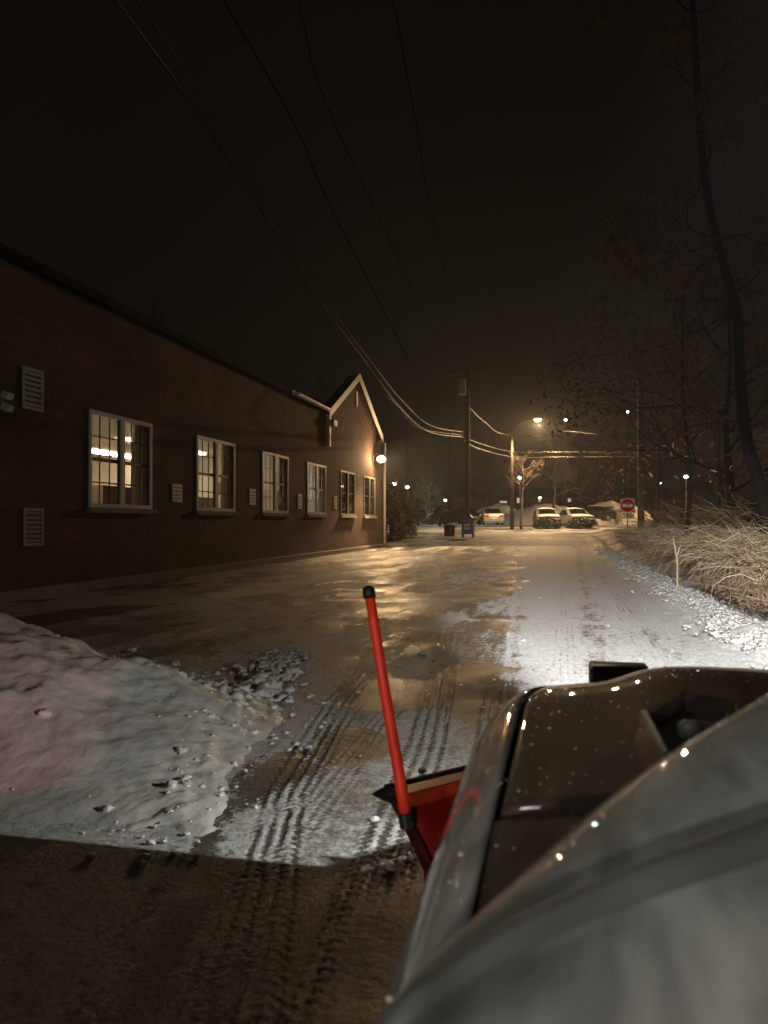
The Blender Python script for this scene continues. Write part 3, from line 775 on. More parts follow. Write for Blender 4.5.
wire([at(463, 440, 49.8), at(480, 449, 54), at(515, 457, 59), at(570, 457, 54), at(641, 456.5, 46), at(720, 454, 40), at(800, 446, 34)], .03, M['bright_cable'], 'lowest thick cable between the mailbox pole and the plain right pole')
apex = Vector((WX + .3, GC, GA + .1))
wire([apex, W(375, 388, -6.8), W(394, 402, -6.2), W(420, 428, -5.7), at(463, 435, 49.8)], .014, M['bright_cable'], 'service drop wire from the white gable peak to the pole')
for (a_, b_, lb) in (((300, 440), (463, 435), 'thin phone wire low behind the gable'), ((300, 428), (463, 432), 'second thin phone wire just above the other behind the gable')):
    wire([at(a_[0], a_[1] - 12, 70), at(385, a_[1], 62), at(430, a_[1] - 1, 56), at(b_[0], b_[1], 50)], .014, M['bright_cable'], lb)

# distant white car-park lamps
lamp_lbl = {407.5: 'second smaller white lamp right of the brick building corner', 566: 'pale white car-park lamp just right of the sodium street lamp', 628: 'pale white car-park lamp left of the plain tall pole', 520: 'white lamp close beside the street lamp pole, low over the cars', 540: 'small lowest white lamp above the snowed-in cars', 686: 'bright white lamp beyond the dry brush, right of the tall pole', 660: 'faint white lamp beyond the dry brush beside the tall pole', 394: 'bright white lamp just right of the brick building corner', 445.5: 'small white lamp above the bin and mailbox'}
root0 = None
for (px, py, z, s_) in ((566, 420, 105, .8), (628, 412, 110, .7), (520, 478, 100, 1), (540, 498, 120, .9), (686, 477, 75, .9), (660, 483, 95, .6), (394, 484.5, 70, .8), (407.5, 487.5, 85, .8), (445.5, 500.5, 95, .6)):
    p = at(px, py, z); gzz = gz(p.y)
    r = empty('car_park_lamp', (p.x, p.y, gzz), lamp_lbl[px], 'lamp', 'distant white lamps')
    MB().tube([(p.x, p.y, gzz), (p.x, p.y, p.z + .2)], .06, 6).build('pole', M['dgrey'], r)
    MB().quadbox((p.x, p.y - .05, p.z + .2), (.5, .5, .1)).build('lamp_head', M['dgrey'], r)
    MB().tube([(p.x, p.y - .1, p.z + .14), (p.x, p.y - .1, p.z), (p.x, p.y - .1, p.z - .12)], [.1 * s_ * 1.6, .17 * s_ * 1.5, .05], 10).build('bulb', M['bulbw'], r, smooth=True)
pgreen = at(428, 488, 82)
lamp('car_park_light', 'POINT', (pgreen.x + 1, pgreen.y - 4, 5.2), 500, (.75, 1.0, .85), .2)
lamp('car_park_light', 'POINT', at(520, 478, 99), 500, (1, .93, .8), .2)

# ------------------------------------------------------------------ sign
s0 = ground_pt(627.5, 39); s0.z = .25
r = empty('no_entry_sign', s0, 'round red DO NOT ENTER sign on a thin post at the edge of the brush', 'sign')
c = at(627.5, 505.5, 39)
dirc = (Vector((0, 0, c.z)) - c); dirc.z = 0; dirc.normalize()
side = Vector((-dirc.y, dirc.x, 0))
MB().tube([s0, (s0.x, s0.y, c.z + .42)], .03, 8).build('post', M['galv'], r)
R3 = Matrix((side, dirc, Vector((0, 0, 1)))).transposed()
MB().quadbox(c + dirc * .045, (.72, .012, .72), R3).build('backing_plate', M['galv'], r, bevel=.004)
MB().disc(c + dirc * .053, dirc, .375, .003, 32).build('white_rim', M['signw'], r)
MB().disc(c + dirc * .058, dirc, .335, .006, 32).build('red_disc', M['red'], r)
MB().quadbox(c + dirc * .062, (.50, .010, .16), R3).build('white_bar', M['signw'], r)
def text(body, size, loc, rotm, m, parent, name='lettering', ext=.001):
    cu = bpy.data.curves.new(name, 'FONT'); cu.body = body; cu.size = size; cu.align_x = 'CENTER'; cu.align_y = 'CENTER'; cu.extrude = ext
    tmp = bpy.data.objects.new(name, cu); sc.collection.objects.link(tmp)
    dg = bpy.context.evaluated_depsgraph_get(); me = bpy.data.meshes.new_from_object(tmp.evaluated_get(dg))
    bpy.data.objects.remove(tmp)
    o = bpy.data.objects.new(name, me); sc.collection.objects.link(o); me.materials.clear(); me.materials.append(m)
    o.parent = parent; o.matrix_parent_inverse = Matrix.Translation(-parent.location)
    o.matrix_local = Matrix.Translation(-parent.location) @ Matrix.Translation(loc) @ rotm.to_4x4(); o.matrix_parent_inverse = Matrix()
    return o
xax = Vector((0, 0, 1)).cross(dirc)
RT = Matrix((xax, Vector((0, 0, 1)), dirc)).transposed()
text('DO NOT', .15, c + dirc * .064 + Vector((0, 0, .17)), RT, M['signw'], r)
text('ENTER', .15, c + dirc * .064 - Vector((0, 0, .17)), RT, M['signw'], r)

# ------------------------------------------------------------------ mailbox and bin
mbp = ground_pt(468, 43); mz = zat(538, 43); mbp.z = mz
r = empty('mailbox', mbp, 'dark blue collection mailbox with white label and yellow stripe near the pole', 'mailbox')
x_, y_ = mbp.x, mbp.y
prof = [(-.33, .22), (.33, .22), (.33, .98)] + [(.33 * math.cos(t), .98 + .30 * math.sin(t)) for t in [math.pi * k / 12 for k in range(1, 12)]] + [(-.33, .98)]
MB().prism([(x_ + p[0], y_ - .3, mz + p[1]) for p in prof], (0, .62, 0)).build('body', M['blue'], r, bevel=.02)
for dx in (-.29, .29):
    for dy in (-.26, .28): MB().box(x_ + dx - .04, x_ + dx + .04, y_ + dy - .04, y_ + dy + .04, mz, mz + .22).build('leg', M['blue'], r)
MB().box(x_ - .19, x_ + .12, y_ - .312, y_ - .303, mz + .48, mz + .80).build('label_panel', M['signw'], r)
MB().box(x_ - .15, x_ + .08, y_ - .318, y_ - .314, mz + .60, mz + .66).build('label_marks', M['blue'], r)
MB().box(x_ - .22, x_ + .22, y_ - .34, y_ - .302, mz + .98, mz + 1.03).build('handle', M['galv'], r)
o = MB().quadbox((x_ + .53, y_ - .25, mz + 1.02), (.12, .10, .66), Matrix.Rotation(math.radians(36), 3, 'Y')).build('reflector_stake', M['yellow'], r)
bp = ground_pt(449.5, 44); bz = zat(536.5, 44)
r = empty('litter_bin', (bp.x, bp.y, bz), 'squat dark litter bin standing left of the blue mailbox', 'bin')
MB().tube([(bp.x, bp.y, bz), (bp.x, bp.y, bz + .62), (bp.x, bp.y, bz + .66)], [.29, .33, .35], 16).build('drum', M['dgrey'], r)
MB().tube([(bp.x, bp.y, bz + .66), (bp.x, bp.y, bz + .72)], [.33, .26], 16).build('snow_cap', M['clod'], r)

# ------------------------------------------------------------------ cars far away
def car(name, p, yaw, paint, label, snow=False, lit=False):
    r = empty('parked_car', (0, 0, 0), label, 'car', 'cars parked beyond the street')
    L_, Wd = 4.4, 1.76
    prof = [(-2.2, .35), (-2.22, .75), (-2.1, .98), (-1.45, 1.02), (-.8, 1.42), (.35, 1.44), (1.05, 1.02), (1.95, .88), (2.2, .7), (2.22, .35)]
    rows = []
    for (yy, k) in ((-.5, .93), (-.44, 1), (.44, 1), (.5, .93)):
        row = []
        for (a, z) in prof:
            tt = 1 - .16 * max(0, (z - 1.0) / .44)
            row.append((a * (1 if abs(yy) < .45 else .985), yy * Wd * tt, z if abs(yy) < .45 else z - .03))
        rows.append(row)
    b = MB(); b.grid(rows)
    n = len(prof); b.f.append(tuple(range(n))); b.f.append(tuple(3 * n + i for i in reversed(range(n))))
    b.box(-2.1, 2.1, -.8, .8, .22, .36)
    b.build('body', paint, r)
    gl = MB()
    gl.poly([(-1.50, -.66, 1.055), (-1.50, .66, 1.055), (-.84, .60, 1.425), (-.84, -.60, 1.425)])
    gl.poly([(1.10, -.66, 1.035), (1.10, .66, 1.035), (.40, .60, 1.445), (.40, -.60, 1.445)])
    for s in (-1, 1): gl.poly([(-1.2, s * .895, 1.05), (.95, s * .895, 1.05), (.3, s * .80, 1.38), (-.75, s * .80, 1.38)])
    gl.build('windows', M['carglass'], r, fixn=False)
    for wx in (-1.35, 1.35):
        for s in (-1, 1):
            w = MB().disc((wx, s * .80, .32), (0, 1, 0), .32, .2, 20).build('wheel', M['black'], r)
            MB().disc((wx, s * .905, .32), (0, 1, 0), .2, .02, 16).build('rim', M['galv'], w)
    for s in (-1, 1):
        MB().box(-2.25, -2.17, s * .62 - .16, s * .62 + .16, .72, .86).build('tail_light', M['amber'] if lit else M['red'], r)
        MB().box(2.14, 2.24, s * .62 - .17, s * .62 + .17, .62, .74).build('headlight', M['signw'], r)
    MB().box(-2.245, -2.225, -.26, .26, .52, .68).build('number_plate', M['signw'], r)
    MB().box(2.2, 2.25, -.5, .5, .42, .58).build('grille', M['black'], r)
    if snow: MB().box(2.17, 2.27, -.84, .84, .24, .62).build('bumper', M['black'], r, bevel=.03)
    if snow:
        s_ = MB(); rows = []
        for i in range(13):
            a = -.95 + 1.45 * i / 12
            rows.append([(a, -.72 + 1.44 * j / 10, 1.44 + .20 * math.sin(math.pi * min(max(i / 12, .06), .94)) ** .4 * math.sin(math.pi * min(max(j / 10, .05), .95)) ** .4 - .05) for j in range(11)])
        s_.grid(rows); rows = []
        for i in range(9):
            a = 1.0 + 1.15 * i / 8
            rows.append([(a, -.82 + 1.64 * j / 10, 1.04 - .18 * i / 8 + .14 * math.sin(math.pi * min(max(i / 8, .06), .94)) ** .4 * math.sin(math.pi * min(max(j / 10, .05), .95)) ** .4 - .04) for j in range(11)])
        s_.grid(rows); s_.build('snow_cover', M['snow'], r, smooth=True)
    r.location = p; r.rotation_euler = (0, 0, yaw)
    for ch in r.children_recursive:
        pass
    return r
fwd = math.pi / 2 + PSI
def carp(px, pyb, z):
    p = at(px, 522, z); return (p.x, p.y, zat(pyb, z))
M['dusty_snow'] = mat('thin_snow_on_car', (.17, .16, .15), .7, noise_amt=.35, scale=3)
M['car_silver'] = mat('silver_car_paint', (.42, .43, .44), .3, .4, coat=.5)
M['car_dark'] = mat('dark_car_paint', (.03, .03, .035), .3, coat=.5)
M['car_grey'] = mat('grey_car_paint', (.12, .12, .12), .35, coat=.5)
car('parked_car', carp(490.5, 525, 68), fwd, M['car_silver'], 'silver car seen from behind left of the street lamp pole', lit=False)
car('parked_car', carp(461, 524, 70), fwd + .5, M['car_dark'], 'black car with a red tail light behind the mailbox', lit=True)
car('parked_car', carp(546, 527.5, 61), fwd + math.pi - .1, M['dusty_snow'], 'snow-capped car facing the road, left of the pair', snow=True)
car('parked_car', carp(574.5, 527.5, 61), fwd + math.pi + .1, M['dusty_snow'], 'snow-capped car facing the road, right of the pair', snow=True)
car('parked_car', carp(592, 521, 76), fwd + 1.5, M['car_dark'], 'dark car side-on half hidden behind the right snow-capped car', snow=True)

# far snow banks
def bank(px0, px1, z, hh, label, seed):
    a_ = at(px0, 522, z); b_ = at(px1, 522, z); n = 70; rows = []
    for i in range(n + 1):
        t = i / n; c = a_.lerp(b_, t); env = max(0, math.sin(math.pi * t)) ** .3; row = []
        for j in range(17):
            q = j / 16; off = (q - .5) * 5; sq = max(0, math.sin(math.pi * q))
            w = noise.noise(Vector((c.x * .28, q * 1.3, seed))); w2 = noise.noise(Vector((c.x * 1.1, q * 4, seed)))
            row.append((c.x - math.sin(PSI) * off, c.y + math.cos(PSI) * off, gz(c.y) - .15 + hh * env * sq ** .45 * (.9 + .28 * w + .10 * w2)))
        rows.append(row)
    o = MB().grid(rows).build('snow_bank', M['bank'], smooth=True); tag(o, label, 'snow bank', 'snow banks across the street')
M['bank'] = mat('old_piled_snow', (.55, .52, .48), .7, noise_amt=.3, scale=1.2, bump=.6, bscale=8)
bank(468, 524, 84, 2.5, 'rounded snow bank behind the silver car and street lamp pole', 3)
bank(506, 598, 80, 2.6, 'long pale snow bank behind the two snow-capped cars', 8)
bank(580, 648, 84, 3.0, 'square-topped snow bank left of the no-entry sign', 14)
bank(408, 458, 88, 1.0, 'low snow bank behind the bin, under the pale tree', 21)

def round_shrub(px, pyb, z, rad, hgt, label, seed):
    rn = random.Random(seed); p = at(px, 522, z); b = Vector((p.x, p.y, zat(pyb, z))); r = empty('round_shrub', b, label, 'shrub', 'clipped shrubs in front of the snowed-in cars')
    mb = MB()
    for k in range(7): mb.tube([b, b + Vector((rn.gauss(0, .2), rn.gauss(0, .2), hgt * .6))], .015, 4)
    mb.build('stems', M['bark'], r, fixn=False); mb = MB(); sn = MB()
    for _ in range(1500):
        v = Vector((rn.gauss(0, 1), rn.gauss(0, 1), abs(rn.gauss(0, 1)))).normalized() * rn.uniform(.75, 1.05)
        c = b + Vector((v.x * rad, v.y * rad, .06 + v.z * hgt)); e1 = Vector((rn.gauss(0, 1), rn.gauss(0, 1), rn.gauss(0, 1))).normalized() * .06; e2 = e1.orthogonal().normalized() * .05
        mb.poly([c - e1, c + e2, c + e1, c - e2])
        if rn.random() < .10 and v.z > .3: sn.poly([c - e1 + Vector((0, -.04, .03)), c + e2 + Vector((0, -.04, .03)), c + e1 + Vector((0, -.04, .03))])
    mb.build('foliage', M['needle'], r, fixn=False); tag(sn.build('snow_dusting', M['clod'], r, fixn=False), kind='stuff')
round_shrub(546.5, 528.5, 56, .95, .80, 'low rounded dark shrub in front of the left snow-capped car', 5)
round_shrub(579, 528.5, 56, .88, .80, 'low rounded dark shrub in front of the right snow-capped car', 6)
round_shrub(614, 519, 80, 2.1, 1.0, 'wide low dark shrub against the square-topped snow bank', 7)
# far dark building with lit windows
r = empty('distant_building', at(530, 522, 125), 'low dark distant building with a few lit windows behind the snow banks', 'building')
def fb(px0, px1, py0, py1, z, m, name, th=.3):
    a_ = at(px0, 522, z); b_ = at(px1, 522, z); d = Vector((-math.sin(PSI), math.cos(PSI), 0)) * th
    MB().prism([(a_.x, a_.y, zat(py1, z)), (b_.x, b_.y, zat(py1, z)), (b_.x, b_.y, zat(py0, z)), (a_.x, a_.y, zat(py0, z))], d).build(name, m, r)
fb(440, 665, 497, 524, 125, M['brick'], 'wall', 10)
fb(436, 670, 488, 497, 124.2, M['roof'], 'roof', 12)
M['lit_win'] = mat('lit_far_window', (.5, .4, .3), .5, emit=(1, .8, .5), estr=.5)
M['lit_blue'] = mat('blue_far_window', (.1, .1, .4), .5, emit=(.15, .25, 1), estr=.25)
for (a0, a1, b0, b1, mm) in ((517, 519.5, 498, 503, 'lit_win'), (521, 523, 498, 503, 'lit_win'), (538.5, 541, 497.5, 502, 'lit_win'), (500, 507, 501, 503, 'lit_win'), (487, 489, 497.5, 502, 'lit_blue'), (568, 571, 498.5, 502, 'lit_win')):
    fb(a0, a1, b0, b1, 124.9, M[mm], 'window', .08)

# ------------------------------------------------------------------ vegetation
def branch(mb, p, d, L, rad, depth, rnd, tips, wig=.25, nseg=5, spread=.6, nchild=(3, 5), droop=0.0, sides=5, minr=.004):
    pts = [p.copy()]; rr = [rad]; cur = p.copy(); dd = d.normalized()
    for i in range(nseg):
        dd = (dd + Vector((rnd.gauss(0, wig), rnd.gauss(0, wig), rnd.gauss(0, wig) - droop)) * .5).normalized()
        cur = cur + dd * (L / nseg); pts.append(cur.copy()); rr.append(max(minr, rad * (1 - .75 * (i + 1) / nseg)))
    mb.tube(pts, rr, sides if depth > 1 else 3, cap=False)
    tips.append(cur.copy())
    if depth <= 0: return
    for k in range(rnd.randint(*nchild)):
        t = rnd.uniform(.3, 1); i = min(nseg - 1, int(t * nseg)); q = pts[i].lerp(pts[i + 1], t * nseg - i)
        ax = (pts[i + 1] - pts[i]).normalized(); ort = ax.orthogonal().normalized(); ort = Matrix.Rotation(rnd.uniform(0, 6.28), 3, ax) @ ort
        nd = (ax * (1 - spread * rnd.uniform(.6, 1.1)) + ort * spread * rnd.uniform(.7, 1.2) + Vector((0, 0, .15 - droop))).normalized()
        branch(mb, q, nd, L * rnd.uniform(.45, .7), rr[i] * .6, depth - 1, rnd, tips, wig, nseg if depth > 1 else 3, spread, nchild, droop, sides, minr)
def leaves(tips, n, rad, size, rnd, mb):
    for _ in range(n):
        c = rnd.choice(tips) + Vector((rnd.gauss(0, rad), rnd.gauss(0, rad), rnd.gauss(0, rad) - rad * .3))
        a = Vector((rnd.gauss(0, 1), rnd.gauss(0, 1), rnd.gauss(0, 1))).normalized(); b = a.orthogonal().normalized(); s = size * rnd.uniform(.6, 1.4)
        w = a.cross(b) * .12 * s
        mb.poly([c - a * s, c + b * s * .45 + w, c + a * s * .4 + b * s * .3, c + a * s]); mb.poly([c - a * s, c + a * s, c + a * s * .3 - b * s * .35 - w, c - b * s * .45])
rnd = random.Random(11)
# the big leaning oak on the right
base = at(775, 548, 13.5); base.z = .35
tr = empty('oak_tree', base, 'tall dark leaning oak at the right edge still holding rusty leaves', 'tree')
tp = [base, at(764, 500, 13.4), at(747, 440, 13.3), at(741, 380, 13.2), at(737, 310, 13.1), at(718, 240, 13.0), at(706, 170, 12.8), at(700, 90, 12.6), at(696, 10, 12.4), at(690, -60, 12.3)]
t_ = MB().tube(spline(tp, 5), [.125 - .085 * k / (5 * (len(tp) - 1)) for k in range(5 * (len(tp) - 1) + 1)], 10)
tips = []
crown = MB()
for (i0, dirp) in ((5, (645, 165)), (6, (768, 90)), (7, (640, 30)), (6, (640, 250)), (8, (600, -40)), (7, (790, 20)), (5, (800, 200)), (4, (680, 270)), (3, (800, 330)), (8, (760, -60)), (5, (585, 330)), (4, (575, 385)), (4, (655, 380))):
    p0 = Vector(tp[i0]); p1 = at(dirp[0], dirp[1], rnd.uniform(11.5, 14)); d = p1 - p0
    branch(crown, p0, d, d.length * .62, .02, 3, rnd, tips, .3, 6, .6, (3, 4), 0.04)
t_.build('trunk', M['bark'], tr, smooth=True, fixn=False)
crown.build('branches', M['bark'], tr, fixn=False)
lf = MB(); leaves(tips, 9000, .13, .03, rnd, lf); lf.build('leaves', M['rust_leaf'], tr, fixn=False)
# second oak to its left, further up the verge, drooping twigs with leaves
def bare_tree(px, z, hgt, label, seed, mat_='bark', leafn=0, depth=4, r0=.12, fork=.28, group='bare trees', lsize=.06, lean=0, nch=(3, 5)):
    rn = random.Random(seed); b = ground_pt(px, z); r = empty('bare_tree', b, label, 'tree', group)
    pts = [b]; cur = b.copy(); n = 6
    for i in range(n):
        cur = cur + Vector((rn.gauss(lean, .12) * hgt / 14, rn.gauss(0, .12) * hgt / 14, hgt * .75 / n)); pts.append(cur.copy())
    MB().tube(spline(pts, 3), [r0 * (1 - .75 * k / (3 * n)) for k in range(3 * n + 1)], 8).build('trunk', M['bark'] if mat_ != 'twig' else M['twig'], r, smooth=True, fixn=False)
    mb = MB(); tips = []
    for k in range(11):
        t = fork + (1 - fork) * k / 10; i = min(n - 1, int(t * n)); q = pts[i].lerp(pts[i + 1], t * n - i)
        an = k * 2.4 + rn.uniform(-.4, .4); d = Vector((math.cos(an), math.sin(an), rn.uniform(.35, 1.1)))
        branch(mb, q, d, hgt * rn.uniform(.22, .36) * (1.15 - .5 * t), r0 * .38, depth - 2, rn, tips, .3, 5, .62, nch, 0, 4, .012 if z > 40 else .006)
    mb.build('branches', M[mat_], r, fixn=False)
    if leafn:
        lf = MB(); leaves(tips, leafn, .35, lsize, rn, lf); lf.build('leaves', M['rust_leaf'], r, fixn=False)
    return r
bare_tree(690, 17, 8.5, 'slender leafy-rust young oak rising behind the dry brush', 41, leafn=2600, group='trees on the right verge', r0=.055, fork=.3, lsize=.06)

bare_tree(735, 24, 11, 'dense dark rusty oak behind the leaning trunk', 47, leafn=2600, group='trees on the right verge', r0=.16, fork=.25, lsize=.08)
bare_tree(521, 59.2, 6.6, 'small pale bare tree lit warm beside the street lamp pole', 51, 'twig', depth=4, r0=.11, fork=.62, nch=(3, 5))
bare_tree(556, 75, 8.5, 'bare tree right of the street lamp above the snowed-in cars', 53, 'twig', depth=5, r0=.2, fork=.45, nch=(4, 6))
bare_tree(596, 88, 13, 'tall bare dark tree between street lamp and plain pole', 55, depth=5, r0=.3, nch=(3, 5))
bare_tree(655, 60, 9, 'bare dark tree just right of the plain tall pole', 57, depth=5, r0=.22, nch=(3, 5))
bare_tree(428, 84, 5.2, 'pale green-lit tree beyond the bin', 59, 'twig', depth=5, r0=.3, fork=.2, nch=(4, 6))
bare_tree(452, 100, 15, 'broad dark bare tree behind the mailbox pole', 61, depth=5, r0=.4, fork=.2, nch=(3, 5))
bare_tree(490, 105, 14, 'dark bare tree right behind the transformer pole', 63, depth=5, r0=.35, fork=.2, nch=(3, 5))
bare_tree(408, 110, 15, 'dark bare tree above the bright white lamps by the brick corner', 65, depth=5, r0=.35, fork=.2, nch=(3, 5))
bare_tree(560, 112, 17, 'largest dark bare tree far behind the long snow bank', 67, depth=5, r0=.45, fork=.2, nch=(3, 5))
bare_tree(135, 48, 15, 'dark bare tree rising behind the brick roof at left', 71, depth=5, r0=.35, fork=.25, nch=(3, 5))
bare_tree(295, 58, 13.5, 'dark bare tree behind the roof just left of the gable', 73, depth=5, r0=.35, fork=.2, nch=(3, 5))
bare_tree(720, 50, 10, 'bare tree beyond the brush below the white lamp', 75, depth=5, r0=.25, fork=.2, nch=(3, 5))

# evergreen shrub by the building corner
def evergreen(px, z, hgt, wid, label, seed, name='evergreen_tree'):
    rn = random.Random(seed); b = ground_pt(px, z); r = empty(name, b, label, 'tree' if name != 'shrub' else 'shrub', 'evergreens')
    MB().tube([b, b + Vector((0, 0, hgt * .95))], [.1, .02], 6).build('trunk', M['bark'], r)
    mb = MB()
    for _ in range(2600):
        t = rn.random() ** .8; an = rn.uniform(0, 6.28); rr = wid * (1 - t) ** .7 * (.45 + .55 * rn.random()) * (1 + .3 * math.sin(an * 5 + t * 20))
        c = b + Vector((math.cos(an) * rr, math.sin(an) * rr, .1 + t * hgt)); d = Vector((math.cos(an), math.sin(an), rn.uniform(-.5, .3))).normalized(); s = d.cross(Vector((0, 0, 1))) * .07
        L_ = rn.uniform(.15, .4); mb.poly([c - s, c + s, c + d * L_ + s * .3, c + d * L_ - s * .3])
    mb.build('needles', M['needle'], r, fixn=False)
    sn = MB()
    for _ in range(350):
        t = rn.random(); an = rn.uniform(0, 6.28); rr = wid * (1 - t) ** .7
        c = b + Vector((math.cos(an) * rr, math.sin(an) * rr, .16 + t * hgt)); q = rn.uniform(.05, .14)
        sn.poly([c + Vector((-q, -q, -.02)), c + Vector((q, -q * .7, 0)), c + Vector((q * .8, q, -.03)), c + Vector((-q, q, .02))])
    tag(sn.build('snow_dusting', M['clod'], r, fixn=False), kind='stuff')
evergreen(391, 41, 2.9, 1.0, 'taller evergreen beside the brick building corner dusted with snow', 81)
evergreen(403, 44, 1.9, .8, 'shorter evergreen right of the taller one by the building corner', 83)
for i, (px, z, hh, w, lb) in enumerate(((418, 76, 2.6, 1.6, 'dark rounded evergreen under the pale green-lit tree'), (440, 74, 1.9, 1.8, 'low dark evergreen behind the bin'), (606, 96, 4.5, 1.6, 'dark evergreen poking above the square-topped snow bank'))):
    evergreen(px, z, hh, w, lb, 90 + i)

# dry arching brush on the right verge
rn = random.Random(5)
def brush(name, n, area, hr, m, label, rad=.006, arch=1.0):
    mb = MB()
    for _ in range(n):
        x, y = area(rn); z0 = .22 + .12 * min(1, max(0, (x - 2) / 1.5))
        an = rn.uniform(0, 6.28) if rn.random() < .8 else rn.gauss(math.pi * .95, .8)
        L_ = rn.uniform(*hr); d = Vector((math.cos(an), math.sin(an), 0)); el = rn.uniform(.9, 1.45); pts = []
        cur = Vector((x, y, z0)); ang = el
        for k in range(6):
            pts.append(cur + Vector((rn.gauss(0, .045), rn.gauss(0, .045), rn.gauss(0, .035)))); cur = cur + (d * math.cos(ang) + Vector((0, 0, 1)) * math.sin(ang)) * L_ / 5
            ang -= arch * rn.uniform(.1, .8); d = (Matrix.Rotation(rn.gauss(0, .12), 3, 'Z') @ d)
        pts = [p if p.z > .12 else Vector((p.x, p.y, .12)) for p in pts]
        r0 = rad * rn.uniform(.6, 1.5) * (1 + y * .035)
        mb.tube(pts, [r0, r0, r0 * .9, r0 * .75, r0 * .55, r0 * .3], 3, cap=False)
    o = mb.build(name, m, fixn=False); tag(o, label, 'brush', kind='stuff')
def area1(r_):
    y = 10.5 + 22 * r_.random() ** 1.3; return 2.6 + abs(r_.gauss(0, 1.9)) , y
brush('dry_brush', 11500, area1, (.3, 1.35), M['straw'], 'tangled pale straw-coloured brush arching over the verge', .0029)
brush('brown_brush', 6500, area1, (.3, 1.3), M['brown_stem'], 'brown dead stems mixed through the straw brush', .0042)
def area2(r_):
    y = 12 + 26 * r_.random(); return 4.0 + abs(r_.gauss(0, 3.5)), y
brush('tall_brown_brush', 2000, area2, (1.0, 2.3), M['brown_stem'], 'taller brown scrub behind the straw brush', .006, .6)
def area3(r_):
    y = 6.6 + 6 * r_.random(); return 2.15 + abs(r_.gauss(0, .9)), y
brush('low_dead_grass', 900, area3, (.10, .45), M['brown_stem'], 'short dead grass and leaf litter poking through verge snow', .0035, 1.2)
lf = MB()
tipsl = []
for _ in range(1500):
    x, y = area3(rn); tipsl.append(Vector((x, y, .22 + .2 * min(1, (x - 2) / 1.5))))
leaves(tipsl, 3200, .05, .03, rn, lf)
o = lf.build('leaf_litter', M['litter'], fixn=False); tag(o, 'brown fallen leaves scattered over the snowy verge', 'leaves', kind='stuff')
# single bright stalks
for (px, py, pt, z, lb, ln) in ((741, 590, 556, 10.8, 'pale forked broken stalk standing alone at the verge front', .16), (677, 582, 538, 12.0, 'pale leaning split stalk in the middle of the brush', -.05)):
    b = at(px, py, z); t = at(px - 4, pt, z); r = empty('broken_stalk', b, lb, 'stalk', 'bright broken stalks')
    MB().tube([b - Vector((0, 0, .2)), b.lerp(t, .5) + Vector((.03, 0, 0)), t], [.022, .018, .008], 6).build('stem', M['straw'], r, smooth=True)
    MB().tube([b.lerp(t, .45), b.lerp(t, .7) + Vector((.07, 0, .03)), b.lerp(t, .8) + Vector((.10, 0, .06))], [.014, .01, .005], 6).build('fork', M['straw'], r, smooth=True)

# ------------------------------------------------------------------ the plough vehicle
veh = empty('utility_vehicle', (.35, .9, 0), 'wet silver-bronze utility vehicle bonnet in the foreground beaded with water drops', 'utility vehicle')
CX = .36; HW = .522
def hood_z(x, y):
    u = (x - CX) / HW; nose = max(0, (y - 1.55) / .55)
    zt = .815 - .05 * abs(u) ** 2.0 - .16 * max(0, abs(u) - .80) ** 1.3 / .2 ** .3 - .10 * nose ** 2.4 - .02 * max(0, 1.2 - y)
    bulge = .034 * math.exp(-((u - .06) / .46) ** 6)
    return zt + bulge
def shell(x0f, x1f, y0, y1, nx, ny, th=.0):
    rows = []
    for i in range(ny + 1):
        y = y0 + (y1 - y0) * i / ny; row = []
        for j in range(nx + 1):
            x = x0f(y) + (x1f(y) - x0f(y)) * j / nx
            row.append((x, y, hood_z(x, y)))
        rows.append(row)
    return rows
def edge_l(y):       # left edge of the body, tapering round the nose
    k = max(0, (y - 1.55) / .55); return CX - HW * (1 - .28 * k ** 2.2)
def edge_r(y):
    k = max(0, (y - 1.55) / .55); return CX + HW * (1 - .28 * k ** 2.2)
seam_l = lambda y: edge_l(y) + .085 + .015 * (y - 1)
seam_r = lambda y: edge_r(y) - .085 - .015 * (y - 1)
YN = 2.02
mb = MB(); rows = shell(lambda y: seam_l(y) + .005, lambda y: seam_r(y) - .005, 1.02, YN, 40, 44)
